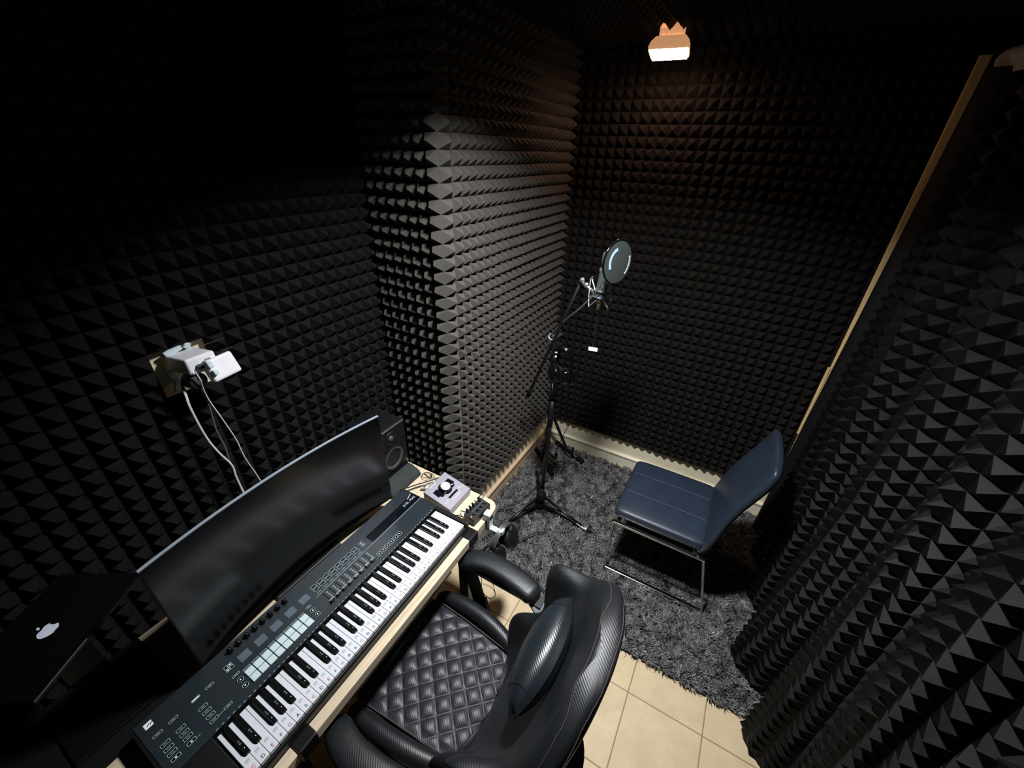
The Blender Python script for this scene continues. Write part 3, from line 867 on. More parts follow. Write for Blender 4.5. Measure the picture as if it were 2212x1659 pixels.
# ------------------------------------------------------------------ wall socket, adapters, cords
def socket():
    t = thing('wall_socket', 'cream socket plate in the square gap of the left wall foam', 'wall socket', (-1.429, .475, 1.45))
    m = M().add(rbox(.010, .085, .085, .003), T((-1.4235, .472, 1.452)))
    ob('plate', m, PLAS, t)
    m = M()
    m.add(box(.026, .106, .012), T((-1.414, .473, 1.528))); 
    ob('cut_foam_edge', m, TAN, t)['label'] = 'tan raw edge above the plate'
    m = M()
    for (y, z, w, h, a) in ((.455, 1.508, .05, .022, .3), (.495, 1.512, .02, .018, -.4), (.432, 1.430, .018, .06, .2), (.435, 1.40, .024, .04, -.3)):
        m.add(rbox(.008, w, h, .002, 1), T((-1.402, y, z), (a, .2, .1)))
    ob('torn_paper', m, WPLB, t)['label'] = 'torn white paper edges round the plate'
    c = thing('usb_charger', 'white wall charger block plugged into the socket on the left wall', 'charger', (-1.36, .475, 1.47))
    m = M().add(rbox(.108, .082, .050, .007, 3), T((-1.348, .474, 1.482), (0, -.12, .06)))
    ob('body', m, WPLA, c)
    m = M()
    m.add(rbox(.004, .016, .006, .001, 1), T((-1.2925, .492, 1.496))); ob('usb_port', m, mat('port_rose', (150, 120, 128), .6), c)
    m = M().add(rbox(.020, .018, .010, .002), T((-1.287, .466, 1.485))); ob('usb_plug', m, BLK, c)
    a = thing('power_adapter', 'square white power adapter right of the charger on the left wall', 'power adapter', (-1.29, .51, 1.46))
    m = M().add(rbox(.030, .084, .068, .007, 3), T((-1.286, .516, 1.462), (.06, -.38, .04)))
    ob('body', m, WPLA, a)
    m = M().add(rbox(.026, .016, .026, .004), T((-1.272, .480, 1.490), (.1, -.3, .1))); m.add(rbox(.016, .014, .016, .003), T((-1.262, .486, 1.464), (.1, -.3, .1)))
    ob('clip', m, WPLB, a)
    p = thing('round_plug', 'dark grey round plug below the white charger on the left wall', 'plug', (-1.31, .455, 1.44))
    m = M().add(lathe([(.024, -.03), (.026, -.02), (.026, .012), (.020, .022), (.008, .025)], 28), T((-1.318, .452, 1.435), (0, PI/2-.15, .05)), smooth=True)
    ob('body', m, GPLA, p)
socket()
cable('power_cable', [(-1.345, .425, 1.432), (-1.312, .412, 1.40), (-1.30, .406, 1.372), (-1.30, .409, 1.299), (-1.30, .416, 1.236), (-1.30, .429, 1.18), (-1.30, .447, 1.118), (-1.30, .446, 1.067), (-1.30, .448, .996), (-1.29, .455, .80)], .0038, CABW, 'thick whitish cord hanging leftmost from the wall socket', 'cord')
cable('charging_cord', [(-1.283, .447, 1.478), (-1.28, .450, 1.45), (-1.29, .452, 1.42), (-1.30, .458, 1.368), (-1.30, .472, 1.291), (-1.30, .487, 1.198), (-1.30, .492, 1.115), (-1.30, .511, .999), (-1.28, .53, .80)], .0022, CABW, 'thin white cord hanging rightmost from the charger on the wall', 'cord')
cable('plug_cord', [(-1.300, .450, 1.418), (-1.305, .455, 1.36), (-1.31, .449, 1.26), (-1.31, .453, 1.183), (-1.31, .447, 1.088), (-1.30, .43, .80)], .0026, CABG, 'grey cord hanging from the round plug between two white cords', 'cord')
for k, (y0, y1, z, l) in enumerate(((.512, .575, 1.515, 'upper bright pin of wire sticking out right of the wall socket'), (.562, .590, 1.478, 'lower bright pin of wire sticking out beside the power adapter'))):
    tag(ob('socket_wire_pin', M().add(tube([(-1.355, y0, z), (-1.35, y1, z+.003)], .0009, 6)), SATIN, loc=(-1.355, y0, z)), l, 'wire', 'wire pins by the socket')

# ------------------------------------------------------------------ gaming chair
def gaming_chair():
    cy = .522
    t = thing('gaming_chair', 'black leather gaming chair with quilted seat pulled up to the desk', 'chair', (-.47, cy, 0))
    # quilted seat cover
    def qh(x, y):
        u = ((x+.5)+(y-cy))/.0715; v = ((x+.5)-(y-cy))/.0715
        return .0085*(abs(math.sin(PI*u))*abs(math.sin(PI*v)))**.55
    x0, x1 = -.705, -.315
    def seat(a, b):
        x = x0+(x1-x0)*a; hw = .208-.040*a; y = cy+(2*b-1)*hw
        e = min(1, 12*min(b, 1-b))
        return (x, y, .468+.012*(1-(2*a-1)**2)-.008*a+qh(x, y)*e)
    m = M().add(grid(seat, 130, 130), smooth=True)
    n = 0
    for i in range(-12, 13):
        for j in range(-12, 13):
            x = -.5+(i+j)*.0715/2; y = cy+(i-j)*.0715/2
            a = (x-x0)/(x1-x0)
            if not .02 < a < .98 or abs(y-cy) > .196-.040*a: continue
            z = .468+.012*(1-(2*a-1)**2)-.008*a+.0012
            for r in (PI/4, -PI/4): m.add(quad(.008, .0010), T((x, y, z+.0004), (0, 0, r)), 1)
    ob('seat', m, [LEATQ, STITCHR], t)
    m = M().add(rbox(.42, .50, .07, .02, 3), T((-.52, cy, .425)))
    ob('seat_pan', m, LEATH, t)
    for s in (-1, 1):
        m = M()
        pts = [(-.72, .222, .440), (-.69, .230, .470), (-.60, .232, .486), (-.50, .226, .490), (-.42, .212, .485), (-.35, .192, .474), (-.315, .182, .460)]
        rr = [.012, .024, .030, .031, .029, .025, .018]
        P = spline([(x, cy+s*y, z) for x, y, z in pts], 6); R = []
        for k in range(len(rr)-1): R += [rr[k]+(rr[k+1]-rr[k])*q/6 for q in range(6)]
        R.append(rr[-1])
        m.add(tube(P, R, 16), smooth=True)
        ob('seat_bolster', m, LEATH, t)
        m = M().add(tube(spline([(-.70, cy+s*.198, .476), (-.55, cy+s*.189, .484), (-.42, cy+s*.178, .482), (-.33, cy+s*.168, .474)], 6), .0022, 6), smooth=True)
        ob('piping', m, STITCH, t)
    m = M().add(tube([(-.712, cy-.19, .462), (-.722, cy, .464), (-.712, cy+.19, .462)], [.022, .026, .022], 16), smooth=True)
    ob('front_roll', m, LEATH, t)
    # backrest: plan sections stacked up the back. (z, rear x, half width, wing depth, centre thickness)
    S = [(.475, -.275, .205, .085, .050), (.50, -.262, .235, .125, .058), (.56, -.238, .250, .155, .066), (.62, -.214, .252, .165, .070), (.665, -.196, .246, .150, .070),
         (.71, -.176, .240, .110, .070), (.76, -.152, .248, .110, .072), (.81, -.128, .268, .150, .074), (.855, -.104, .284, .180, .076), (.900, -.082, .292, .195, .076),
         (.930, -.066, .293, .185, .076), (.948, -.058, .288, .090, .074), (.985, -.042, .272, .082, .074), (1.03, -.026, .236, .078, .072), (1.07, -.013, .185, .070, .066), (1.098, -.008, .125, .060, .058), (1.112, -.006, .070, .050, .048)]
    L = []
    for z, xr, w, d, th in S:
        half = [(0, .004), (.45*w, .002), (.80*w, -.004), (.97*w, -.022), (w, -.5*max(d, th)), (w-.006, -d+.012), (w-.024, -d), (w-.046, -d+.014), (w-.062, -.5*(d+th)), (w-.085, -th-.004), (.45*w, -th), (0, -th+.002)]
        half[8] = (max(half[8][0], .66*w), half[8][1]); half[9] = (max(half[9][0], .55*w), half[9][1])
        if z > .78 and d > .14: half[3:8] = [(.985*w, -.025), (w-.040, -.095), (w-.002, -d+.016), (w-.014, -d), (w-.040, -d+.012)]
        if d < th+.02: half[5:9] = [(w-.010, -.86*th), (w-.03, -th-.004), (max(w-.05, .76*w), -th-.006), (max(w-.066, .66*w), -th-.005)]
        dz = [0, 0, 0, 0, -.030, .012, .012, .006, 0, 0, 0, 0] if z > .85 and d > .14 else [0]*12
        lp = [(xr+b, cy+a, z+q) for (a, b), q in zip(half, dz)]+[(xr+b, cy-a, z+q) for (a, b), q in list(zip(half, dz))[-2:0:-1]]
        L.append(lp)
    m = M().add(loft(L), smooth=True)
    back = ob('backrest', m, LEATH, t, sub=2)
    # stitched seams that follow the rim, laid on the leather
    bpy.context.view_layer.update()
    dg = bpy.context.evaluated_depsgraph_get(); be = back.evaluated_get(dg); bw = wloc(back)
    def snap(p, lift=.0006):
        ok, q, nn, _ = be.closest_point_on_mesh(V(p)-bw)
        return q+nn*lift+bw
    for off, k in ((-.004, .93), (-.060, .985)):
        rows = S[4:-1]
        P = [(xr+off, cy-w*k, z+.01) for z, xr, w, d, th in rows]+[(xr+off, cy+w*k, z+.01) for z, xr, w, d, th in reversed(rows)]
        m = M().add(tube([snap(p) for p in spline(P, 24)], .0010, 6), smooth=True)
        ob('seam', m, STITCH, t)
    # armrests: padded loops
    for s in (-1, 1):
        yo = .318
        top = [(-.660, yo-.030, .628), (-.640, yo-.012, .642), (-.60, yo+.006, .652), (-.54, yo+.018, .658), (-.47, yo+.016, .660), (-.40, yo+.008, .658), (-.345, yo-.004, .654), (-.322, yo-.008, .650)]
        loops = []
        P = spline(top, 4); W = [.020, .036, .041, .042, .043, .044, .042, .022]; H = [.010, .022, .026, .026, .026, .026, .026, .014]
        for i, p in enumerate(P):
            q = i/4; k = min(6, int(q)); f = q-k
            w = W[k]+(W[k+1]-W[k])*f; hh = H[k]+(H[k+1]-H[k])*f
            d = (P[min(i+1, len(P)-1)]-P[max(i-1, 0)]).normalized(); side = V((-d.y, d.x, 0)).normalized()
            lp = []
            for j in range(16):
                a = 2*PI*j/16
                c, sn = math.cos(a), math.sin(a)
                c = math.copysign(abs(c)**.7, c); sn = math.copysign(abs(sn)**.7, sn)
                lp.append(p+side*w*c+V((0, 0, hh*sn)))
            loops.append([(x.x, cy+s*x.y, x.z) for x in lp])
        m = M().add(loft(loops), smooth=True)
        a = ob('armrest', m, LEATH, t)
        m = M()
        m.add(tube([(x, cy+s*(y+.034), z-.012) for x, y, z in [tuple(p) for p in P[6:-3]]], .0013, 6), mi=1)
        m.add(bar((-.625, cy+s*.305, .632), (-.555, cy+s*.285, .47), .014, .055, up=(1, 0, 0)))
        m.add(bar((-.560, cy+s*.288, .49), (-.52, cy+s*.268, .405), .016, .06, up=(1, 0, 0)))
        m.add(bar((-.53, cy+s*.29, .405), (-.53, cy+s*.16, .385), .06, .014))
        m.add(bar((-.64, cy+s*.312, .630), (-.30, cy+s*.312, .628), .045, .012))
        m.add(bar((-.335, cy+s*.312, .626), (-.235, cy+s*.262, .606), .050, .010), mi=2)
        ob('arm_support', m, [BLKM, STITCH, GPLA], a)
    m = M().add(rbox(.018, .03, .05, .004), T((-.325, cy+.205, .487), (0, .3, 0))); m.add(cyl(.022, .02), T((-.31, cy+.215, .455), (PI/2, 0, 0)))
    m.add(rbox(.018, .03, .05, .004), T((-.325, cy-.205, .487), (0, .3, 0))); m.add(cyl(.022, .02), T((-.31, cy-.215, .455), (PI/2, 0, 0)))
    ob('recline_hinge', m, SATIN, t)
    m = M().add(bar((-.54, cy+.10, .37), (-.515, cy+.29, .36), .016, .010)); m.add(bar((-.525, cy+.292, .36), (-.455, cy+.272, .358), .012, .016))
    ob('lever', m, BLKM, t)
    m = M().add(lathe([(.028, .12), (.028, .22), (.024, .22), (.024, .385)], 20), T((-.48, cy, 0))); m.add(rbox(.20, .20, .03, .005), T((-.48, cy, .376)))
    ob('gas_lift', m, BLKM, t)
    b = M(); b.add(lathe([(.045, .085), (.05, .10), (.045, .135), (.03, .14)], 24), T((-.48, cy, 0)))
    cs = []
    for k in range(5):
        a = 2*PI*k/5+.55; d = V((math.cos(a), math.sin(a), 0)); c = V((-.48, cy, 0))
        lo = []
        for r, w, z, h in ((.03, .028, .112, .022), (.16, .024, .102, .018), (.30, .016, .078, .012)):
            s_ = V((-d.y, d.x, 0)); p = c+d*r+V((0, 0, z))
            lo.append([tuple(p+s_*w-V((0, 0, h))), tuple(p+s_*w*.7+V((0, 0, h))), tuple(p-s_*w*.7+V((0, 0, h))), tuple(p-s_*w-V((0, 0, h)))])
        b.add(loft(lo)); cs.append((c+d*.30, a))
    ob('star_base', b, BLKM, t)
    for p, a in cs:
        m = M()
        for s in (-1, 1): m.add(cyl(.028, .016), T((p.x-s*.012*math.sin(a+.8), p.y+s*.012*math.cos(a+.8), .0292), (PI/2, 0, a+.8)))
        m.add(cyl(.007, .03, 10), T((p.x, p.y, .058)))
        ob('caster', m, BLKR, t)
gaming_chair()
# neck cushion
def pillow(name, A, a, b, th, ma, label, cat, loc):
    t = thing(name, label, cat, loc)
    m = M()
    def fn(s):
        def g(u, v):
            x, y = 2*u-1, 2*v-1
            pin = 1-.10*(1-y*y)*abs(x)**4-.0; piny = 1-.16*(1-x*x)
            e = (max(0, 1-abs(x)**2.4)*max(0, 1-abs(y)**2.4))**.5
            return tuple(A @ V((x*a*(1-.06*(1-y*y)), y*b*(1-.86*abs(x)**2.2), s*th*e)))
        return g
    f1 = grid(fn(1), 36, 24); f2 = grid(fn(-1), 36, 24)
    m.add(f1, smooth=True); m.add((f2[0], [tuple(reversed(q)) for q in f2[1]]), smooth=True)
    ob('cover', m, LEATP, t)
    edge = []
    for k in range(37): edge.append((k/36, 0))
    for k in range(1, 25): edge.append((1, k/24))
    for k in range(35, -1, -1): edge.append((k/36, 1))
    for k in range(23, 0, -1): edge.append((0, k/24))
    g = fn(0); m = M().add(tube([g(*e) for e in edge]+[g(0, 0)], .0016, 6), smooth=True)
    ob('seam', m, BLKR, t)
    for s in (-.72, .72): ob('cross_seam', M().add(tube([fn(1)(.5+.5*s, v/12) for v in range(13)], .0012, 5)), BLKR, t)
A = frame((-.174, .530, .968), (-.66, 0, .75), (0, 1, 0))
pillow('neck_cushion', A, .162, .060, .044, LEATP, 'black leather cushion resting against the gaming chair backrest', 'cushion', (-.168, .535, .985))

# ------------------------------------------------------------------ navy dining chair with chrome sled legs
def sled_chair(name, label, loc, rz):
    """faces local -x; local origin on the floor under the seat centre."""
    t = thing(name, label, 'chair', loc); A = T(loc, (0, 0, rz))
    m = M()
    lo = []
    for x, hy, z0, z1 in ((-.235, .205, .402, .430), (-.228, .228, .388, .448), (-.205, .236, .386, .456), (0, .236, .384, .455), (.17, .236, .384, .452), (.20, .232, .386, .450), (.215, .215, .400, .440)):
        lp = []
        for j in range(20):
            a = 2*PI*j/20; c, s = math.cos(a), math.sin(a)
            c = math.copysign(abs(c)**.35, c); s = math.copysign(abs(s)**.45, s)
            lp.append((x, hy*c, (z0+z1)/2+(z1-z0)/2*s))
        lo.append(lp)
    m.add(loft(lo), A, smooth=True)
    ob('seat', m, NAVY, t, sub=1)
    m = M()
    for y in (-.075, .085): m.add(tube([A @ V((x, y, z)) for x, z in ((-.21, .4575), (-.1, .4585), (.05, .4585), (.19, .4545))], .0014, 6))
    ob('seat_seam', m, mat('navy_thread', (84, 96, 116), .8), t)
    m = M(); lo = []
    for x, z, hy, th in ((.175, .345, .200, .012), (.195, .365, .228, .024), (.222, .43, .236, .028), (.240, .52, .230, .028), (.258, .61, .216, .027), (.284, .69, .206, .027), (.317, .77, .201, .027), (.344, .84, .199, .027), (.359, .895, .195, .026), (.364, .925, .186, .020), (.365, .938, .165, .009)):
        lp = []
        for j in range(20):
            a = 2*PI*j/20; c, s = math.cos(a), math.sin(a)
            c = math.copysign(abs(c)**.4, c); s = math.copysign(abs(s)**.5, s)
            lp.append((x+th*s*.97+.012*(abs(c)**2-.5)*-1, hy*c, z-th*s*.30))
        lo.append(lp)
    m.add(loft(lo), A, smooth=True)
    ob('backrest', m, NAVY, t, sub=1)
    m = M()
    for dy in (-.05, .06): m.add(tube(spline([A @ V((x, dy*q, z)) for x, z, q in ((.292, .75, .9), (.280, .72, 1.0), (.258, .67, 1.05), (.236, .61, 1.0))], 4), .0013, 6))
    ob('back_seam', m, mat('navy_thread_2', (74, 88, 112), .8), t)
    for s in (-1, 1):
        y = s*.248; m = M()
        pts = [(-.222, .378), (-.218, .018), (.300, .018), (.222, .372)]
        for a, b in ((0, 1), (1, 2), (2, 3), (3, 0)):
            m.add(bar(A @ V((pts[a][0], y, pts[a][1])), A @ V((pts[b][0], y, pts[b][1])), .020, .012, up=(1, 0, .3) if (a, b) in ((0, 1), (2, 3)) else (0, 0, 1)))
        if s > 0:
            for x in (-.20, .18): m.add(bar(A @ V((x, -.24, .376)), A @ V((x, .24, .376)), .02, .010))
        ob('sled_leg', m, CHROME, t, bevel=.002)
    return t
sled_chair('dining_chair', 'navy leather chair with chrome sled legs on the rug by the curtain', (-.005, 1.815, .012), 0)

# ------------------------------------------------------------------ microphone stand
def mic_stand():
    B = V((-.727, 1.766, 0))
    t = thing('microphone_stand', 'black boom microphone stand with tripod base on the rug', 'microphone stand', tuple(B))
    m = M().add(lathe([(.022, .10), (.030, .105), (.031, .15), (.024, .165), (.017, .17), (.017, .20)], 24), T(B), smooth=True)
    m.add(lathe([(.020, .040), (.020, .075)], 16), T(B))
    ob('hub', m, BLK, t)
    for (x, y) in ((-.365, 1.746), (-.875, 1.440), (-.900, 2.060)):
        e = V((x, y, .020)); d = (e-B).normalized()
        m = M().add(tube([V((B.x, B.y, .13))+d*.025, e], .0085, 10), smooth=True)
        m.add(bar(V((B.x, B.y, .060))+d*.02, V((B.x, B.y, .13)).lerp(e, .42)-V((0, 0, .006)), .010, .004))
        l = ob('leg', m, BLKM, t)
        m = M().add(tube([e-d*.05+V((0, 0, .010)), e+V((0, 0, .002))], .0125, 10), smooth=True)
        ob('rubber_foot', m, BLKR, l)
        if x > -.4:
            m = M().add(tube([V((B.x, B.y, .13)).lerp(e, .72), V((B.x, B.y, .13)).lerp(e, .90)], .0098, 10))
            ob('sleeve', m, WPLB, l)['label'] = 'pale sleeve near the foot'
    m = M().add(tube([B+V((0, 0, .05)), (-.712, 1.766, .80)], .0125, 12), smooth=True)
    ob('lower_pole', m, BLKM, t)
    m = M().add(tube([(-.714, 1.766, .70), (-.711, 1.766, .86)], .0165, 14), smooth=True); m.add(tube([(-.711, 1.751, .76), (-.711, 1.735, .76)], .006, 10))
    m.add(ball(.004), T((-.708, 1.749, .755)), 1)
    ob('height_clutch', m, [BLK, SATIN], t)
    m = M().add(tube([(-.711, 1.766, .84), (-.702, 1.766, 1.165)], .0075, 12), smooth=True)
    ob('upper_pole', m, BLKM, t)
    m = M().add(rbox(.04, .05, .055, .008), T((-.706, 1.760, 1.185))); m.add(cyl(.024, .03), T((-.703, 1.735, 1.20), (PI/2, 0, .4)), smooth=False)
    m.add(lathe([(.009, 0), (.009, .004), (.006, .006)], 16), T((-.698, 1.721, 1.182), (PI/2, 0, .35)), 1)
    m.add(lathe([(.006, 0), (.004, .004)], 12), T((-.700, 1.727, 1.152), (PI/2, 0, .35)), 1)
    ob('boom_clutch', m, [BLK, WPLA], t)
    tail = V((-.895, 1.835, .800)); top = V((-.588, 1.655, 1.565))
    m = M().add(tube([tail, top], .0078, 12), smooth=True)
    ob('boom', m, BLKM, t)
    d = (top-tail).normalized()
    m = M().add(tube([tail-d*.01, tail+d*.075], .0125, 12), smooth=True)
    ob('boom_grip', m, BLKR, t)
mic_stand()

# ------------------------------------------------------------------ microphone in its shock mount
def microphone():
    y = 1.62
    c = V((-.484, y, 1.535)); up = V((.02, .12, .99)).normalized()
    A = frame(c, up)
    t = thing('microphone', 'grey studio microphone held in a wire shock mount on the boom', 'microphone', tuple(c))
    m = M().add(lathe([(.014, -.012), (.021, -.006), (.0225, .0), (.0225, .098), (.024, .100), (.024, .112), (.0225, .114)], 28), A, smooth=True)
    ob('body', m, MICG, t)
    m = M().add(lathe([(.0235, .100), (.0245, .101), (.0245, .104), (.0235, .105)], 28, False), A)
    ob('ring', m, SATIN, t)
    m = M().add(lathe([(.0225, .114), (.0225, .160), (.020, .172), (.012, .178), (.0005, .179)], 28), A, smooth=True)
    ob('grille', m, MESHG, t)
    m = M().add(lathe([(.0095, -.056), (.0095, -.016), (.012, -.012)], 16), A, 0, True)
    m.add(lathe([(.0100, -.030), (.0102, -.020)], 16), A, 1)
    ob('connector', m, [SATIN, BRASS], t)
    s = thing('shock_mount', 'chrome wire shock mount gripping the grey microphone', 'shock mount', tuple(c))
    # outer zig-zag hoop, inner collar and ball joint
    m = M(); n = 6; R = .052
    ptsU = []
    for k in range(n):
        a = 2*PI*k/n+.3
        ptsU.append(A @ V((R*math.cos(a), R*math.sin(a), .062 if k % 2 else .012)))
        a2 = a+PI/n
        ptsU.append(A @ V((R*1.02*math.cos(a2), R*1.02*math.sin(a2), -.008 if k % 2 else .070)))
    for k in range(len(ptsU)): m.add(tube([ptsU[k], ptsU[(k+1) % len(ptsU)]], .0022, 8))
    for k in range(3):
        a = 2*PI*k/3+.9
        m.add(tube([A @ V((.050*math.cos(a), .050*math.sin(a), .058)), A @ V((.024*math.cos(a+.5), .024*math.sin(a+.5), .020))], .0028, 8))
        m.add(tube([A @ V((.046*math.cos(a+.4), .046*math.sin(a+.4), -.012)), A @ V((.046*math.cos(a+1.0), .046*math.sin(a+1.0), -.046))], .0024, 8))
        m.add(tube([A @ V((.046*math.cos(a+1.0), .046*math.sin(a+1.0), -.046)), A @ V((.024*math.cos(a+1.5), .024*math.sin(a+1.5), -.014))], .0024, 8))
    ob('spider_frame', m, SATIN, s)
    m = M().add(torus(.0275, .0035, 28, 8), A @ T((0, 0, .022)), smooth=True); m.add(torus(.0275, .0030, 28, 8), A @ T((0, 0, -.004)), smooth=True)
    ob('collar', m, SATIN, s)
    m = M().add(ball(.0125, 16, 8), T((-.578, 1.645, 1.580)), smooth=True); m.add(ball(.0125, 16, 8), T((-.553, 1.632, 1.566)), smooth=True)
    m.add(tube([(-.585, 1.650, 1.573), (-.545, 1.628, 1.560), (-.515, 1.622, 1.548)], .0075, 12), smooth=True)
    m.add(tube([(-.515, 1.622, 1.548), c+V((-.028, 0, .0))], .0040, 8))
    ob('swivel_joint', m, SATIN, s)
microphone()

# ------------------------------------------------------------------ pop filter
def pop_filter():
    c = V((-.424, 1.585, 1.690))
    n = V((.92, -.38, .05)).normalized()
    A = frame(c, n, (.0, .0, 1.0))       # local x is up on the disc
    t = thing('pop_filter', 'round dark nylon pop filter on a gooseneck in front of the microphone', 'pop filter', tuple(c))
    R = .083
    m = M().add(torus(R, .0042, 48, 8), A, smooth=True)
    ob('rim', m, BLKG, t)
    m = M().add(lathe([(R, .002), (R*.6, .0035), (.0005, .004)], 48, False), A, 0, True); m.add(lathe([(R, -.002), (.0005, -.003)], 48, False), A, 0, True)
    # pale blue arc sticker and white lettering on the cloth
    def polar(a, r, z=.0050): return A @ V((r*math.cos(a), r*math.sin(a), z))
    k = 18; a0, a1 = .25, 2.0
    vs = [tuple(polar(a0+(a1-a0)*i/k, r)) for i in range(k+1) for r in (.045, .057)]
    side = 1
    m.add((vs, [(2*i, 2*i+1, 2*i+3, 2*i+2) for i in range(k)]), None, 1)
    for i in range(9):
        a = -1.35-.125*i
        B = A @ Matrix.Rotation(a, 4, 'Z') @ T((.066, 0, .0045)) 
        ln = .0058
        m.add(quad(.0085-.0012*(i % 2), ln), B, 2)
        m.add(quad(.0030, ln*.45), B @ T((.0006, .0004, .0004)), 0)
    ob('nylon_screen', m, [NYLON, BLUEST, PRINTW], t)
    m = M().add(tube(spline([(-.452, 1.60, 1.606), (-.469, 1.612, 1.590), (-.499, 1.62, 1.549), (-.538, 1.63, 1.500), (-.581, 1.65, 1.446), (-.634, 1.68, 1.390), (-.684, 1.715, 1.330), (-.735, 1.745, 1.266), (-.742, 1.752, 1.245)], 6), .0054, 10), smooth=True)
    ob('gooseneck', m, GPLA, t)
    m = M().add(rbox(.020, .018, .022, .002), T((-.474, 1.607, 1.587), (.4, .7, .3))); m.add(rbox(.014, .014, .014, .002), T((-.460, 1.594, 1.618), (.3, .5, .2)), 1)
    ob('joint_block', m, [SATIN, WPLA], t)
    m = M().add(torus(.016, .005, 20, 8), T((-.742, 1.752, 1.240), (.5, .6, 0)), smooth=True); m.add(rbox(.055, .016, .028, .003), T((-.712, 1.752, 1.262), (.2, -.7, 0)))
    ob('stand_clamp', m, SATIN, t)
pop_filter()

# microphone lead with white tag
def mic_lead():
    t = thing('microphone_lead', 'thin black lead with a white tag hanging from the microphone', 'cable', (-.481, 1.62, 1.47))
    m = M().add(tube(spline([(-.483, 1.613, 1.480), (-.483, 1.615, 1.43), (-.486, 1.622, 1.30), (-.512, 1.70, 1.15), (-.55, 1.80, .98), (-.61, 1.92, .75), (-.695, 2.01, .52), (-.750, 2.03, .33), (-.785, 2.03, .12), (-.79, 2.00, .052), (-.80, 1.93, .050), (-.83, 1.86, .052), (-.86, 1.72, .052), (-.93, 1.62, .050)], 8), .0024, 8), smooth=True)
    ob('cord', m, CABB, t)
    m = M().add(rbox(.040, .003, .018, .001, 1), T((-.482, 1.6185, 1.292), (0, .05, .25)))
    ob('tag', m, TAG, t)['label'] = 'white label wrapped round the lead'
mic_lead()
cable('lead_end', [(-.635, 1.564, .055), (-.66, 1.53, .056), (-.68, 1.50, .055), (-.69, 1.465, .055), (-.71, 1.44, .054)], .0035, CABB, 'short black cable end lying on the rug near the desk', 'cable')

# ------------------------------------------------------------------ headphones on the microphone stand
def headphones_stand():
    C = V((-.655, 1.712, 1.07))
    t = thing('headphones', 'glossy black headphones hanging from the microphone stand clutch', 'headphones', tuple(C))
    m = M()
    P = spline([(-.712, 1.722, 1.085), (-.722, 1.722, 1.14), (-.706, 1.718, 1.19), (-.672, 1.714, 1.218), (-.632, 1.708, 1.205), (-.606, 1.703, 1.160), (-.602, 1.70, 1.105)], 6)
    for o in (-.008, 0, .008): m.add(tube([p+V((0, o, 0)) for p in P], .005, 8), smooth=True)
    ob('headband', m, BLKG, t)
    for x, d, yy in ((-.695, V((-.55, -.80, .10)), 1.706), (-.620, V((.60, -.78, .12)), 1.698)):
        A = frame((x, yy, 1.066), d.normalized())
        m = M().add(lathe([(.030, -.022), (.041, -.016), (.043, 0), (.041, .012), (.030, .019), (.012, .022), (.0005, .0222)], 32), A, smooth=True)
        e = ob('earcup', m, BLKG, t)
        ob('ear_cushion', M().add(torus(.031, .011, 28, 10), A @ T((0, 0, -.026)), smooth=True), BLKR, e)
headphones_stand()

# ------------------------------------------------------------------ guitar stand in the corner
def guitar_stand():
    t = thing('guitar_stand', 'black folding guitar stand in the far corner behind the microphone stand', 'guitar stand', (-.87, 2.22, .01))
    ap = V((-.925, 2.285, .42))
    feet = (((-1.005, 2.262), (-.788, 2.080)), ((-.905, 2.425), (-.650, 2.315)))
    for (a, b) in feet:
        a = V((*a, .045)); b = V((*b, .045)); mid = a.lerp(b, .42)
        m = M().add(tube([a, b], .011, 12), smooth=True)
        m.add(tube([mid, mid.lerp(ap, .6), ap], .0115, 12), smooth=True)
        l = ob('leg', m, BLKM, t)
        d = (b-a).normalized()
        for p, s in ((a, 1), (b, -1)):
            ob('rubber_end', M().add(tube([p-d*s*.006, p+d*s*.05], .0165, 12), smooth=True), BLKR, l)
        up = mid.lerp(ap, .35)
        m = M().add(tube(spline([up, up+V((.035, -.025, -.045)), up+V((.085, -.05, -.060)), up+V((.118, -.068, -.045)), up+V((.122, -.070, -.010))], 6), .0068, 10), smooth=True)
        m.add(ball(.0095, 12, 6), T(up+V((.122, -.070, -.008))), smooth=True)
        ob('support_hook', m, BLKR, t)
    m = M().add(rbox(.05, .05, .06, .008), T(ap)); 
    ob('pivot', m, BLK, t)
    m = M().add(tube([ap, ap+V((-.012, .015, .22))], .010, 10), smooth=True); m.add(tube(spline([ap+V((-.04, .0, .24)), ap+V((-.012, .015, .215)), ap+V((.03, .03, .24))], 5), .007, 8), smooth=True)
    ob('neck_post', m, BLKM, t)
guitar_stand()

# loose wire under the desk corner
cable('floor_wire', [(-.80, 1.10, .20), (-.77, 1.13, .06), (-.745, 1.10, .004), (-.705, 1.085, .003), (-.682, 1.085, .003), (-.668, 1.11, .004), (-.690, 1.135, .02), (-.72, 1.14, .10), (-.74, 1.12, .30)], .0018, CABB, 'thin dark wire looping on the tiles below the desk corner')

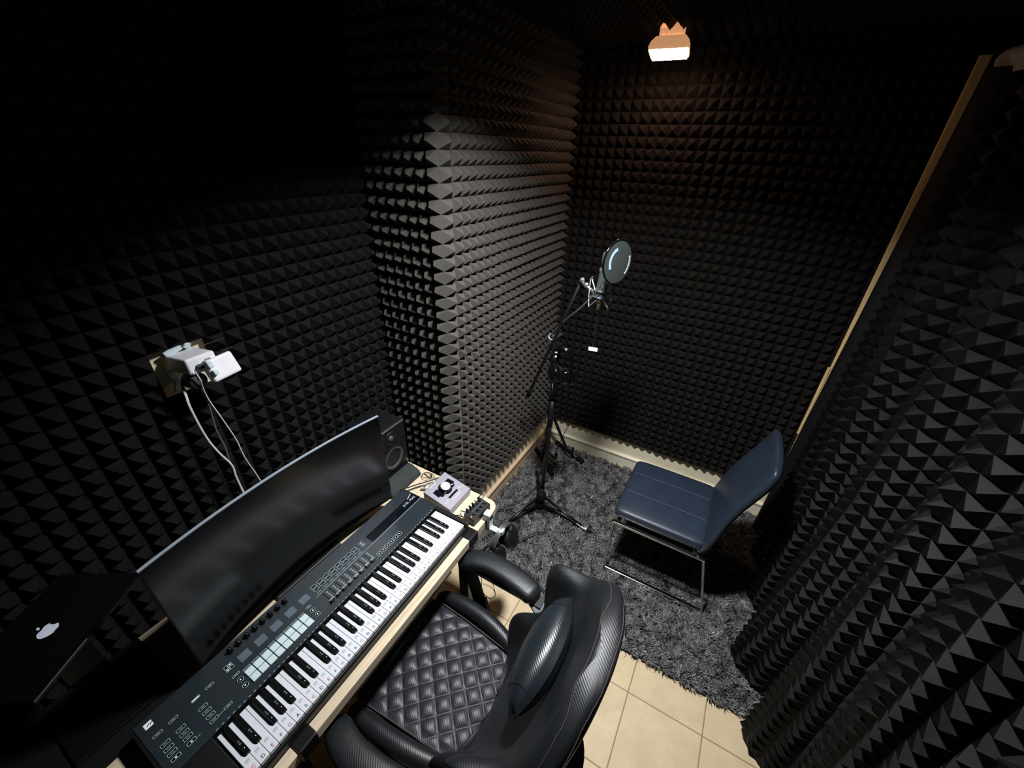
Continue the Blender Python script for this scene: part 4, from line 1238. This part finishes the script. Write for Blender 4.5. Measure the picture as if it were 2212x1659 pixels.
# navy seat behind the gaming chair
def stool():
    t = thing('stool', 'dark navy padded seat showing below the gaming chair backrest', 'stool', (-.15, .43, .001))
    m = M(); lo = []
    for z, k in ((.385, .92), (.392, .985), (.41, 1), (.435, 1), (.446, .975), (.450, .90)):
        lp = []
        for j in range(40):
            a = 2*PI*j/40; c, q = math.cos(a), math.sin(a)
            c = math.copysign(abs(c)**.62, c); q = math.copysign(abs(q)**.62, q)
            lp.append((-.15+.148*k*c, .43+.222*k*q, z))
        lo.append(lp)
    m.add(loft(lo), smooth=True)
    ob('seat', m, NAVYD, t)
    for x, y in ((-.05, .56), (-.05, .30), (-.25, .30), (-.25, .56)):
        ob('leg', M().add(tube([(x, y, .386), (x+(.02 if x > -.15 else -.02), y+(.03 if y > .43 else -.03), .002)], .011, 12), smooth=True), BLKM, t)
stool()

# ------------------------------------------------------------------ ceiling lamp seen in the picture
def lamp():
    c = V((-.508, 2.185, 2.415)); A = T(c, (-.03, -.02, .16))
    t = thing('ceiling_flood_lamp', 'glowing flood lamp on a bracket below the ceiling near the back wall', 'lamp', tuple(c))
    m = M(); lo = []
    for z, k in ((0, 1), (.012, 1.02), (.030, .92), (.046, .74)):
        lo.append([(.072*k, -.09*k, z), (.078*k, -.08*k, z), (.078*k, .08*k, z), (.072*k, .09*k, z), (-.072*k, .09*k, z), (-.078*k, .08*k, z), (-.078*k, -.08*k, z), (-.072*k, -.09*k, z)])
    m.add(loft(lo), A)
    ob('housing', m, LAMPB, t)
    ob('lens', M().add(box(.142, .166, .006), A @ T((0, 0, -.0035))), LENS, t)
    m = M()
    for k in range(5): m.add(box(.003, .06, .020), A @ T((-.04+.02*k, 0, .054)))
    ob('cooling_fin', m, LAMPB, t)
    m = M()
    m.add(box(.10, .02, .006), A @ T((0, 0, .066))); m.add(box(.10, .004, .05), A @ T((0, 0, .088)))
    m.add(box(.02, .004, .03), A @ T((.035, .0, .10))); m.add(box(.02, .004, .03), A @ T((-.035, 0, .10)))
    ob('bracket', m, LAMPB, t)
lamp()

# ------------------------------------------------------------------ light
def area(name, loc, aim, size, power, col, spread=180):
    l = bpy.data.lights.new(name, 'AREA'); l.shape = 'SQUARE'; l.size = size; l.energy = power; l.color = col; l.spread = math.radians(spread)
    o = bpy.data.objects.new(name, l); COL.objects.link(o); o.location = loc
    o.rotation_euler = (V(aim)-V(loc)).to_track_quat('-Z', 'Y').to_euler()
    return o
area('cool_ceiling_light', (-.37, 1.10, 2.43), (-.37, 1.22, 0), .16, 37, (.95, .975, 1.0), 132)
w = bpy.data.worlds.new('World'); sc.world = w; w.use_nodes = True
w.node_tree.nodes['Background'].inputs['Color'].default_value = (.9, .95, 1, 1); w.node_tree.nodes['Background'].inputs['Strength'].default_value = .0

# ------------------------------------------------------------------ camera
cam = bpy.data.cameras.new('camera'); co = bpy.data.objects.new('camera', cam); COL.objects.link(co)
cam.sensor_fit = 'HORIZONTAL'; cam.sensor_width = 36; cam.lens = 877.26/2212*36; cam.clip_start = .02
Rw = [[0.8680132067256294, 0.4956778221132263, 0.02926721057733838], [0.2716735876680634, -0.4247548863723773, -0.8635836660488385], [-0.4156278800964302, 0.7575531553415097, -0.5033554232534598]]
Rr, Rd, Rf = [V(r) for r in Rw]
mw = Matrix((Rr, -Rd, -Rf)).transposed().to_4x4(); mw.translation = V((0, 0, 2.06))
co.matrix_world = mw
sc.camera = co
sc.view_settings.view_transform = 'Standard'
sc.view_settings.look = 'None'
sc.view_settings.exposure = 0
sc.cycles.use_denoising = True
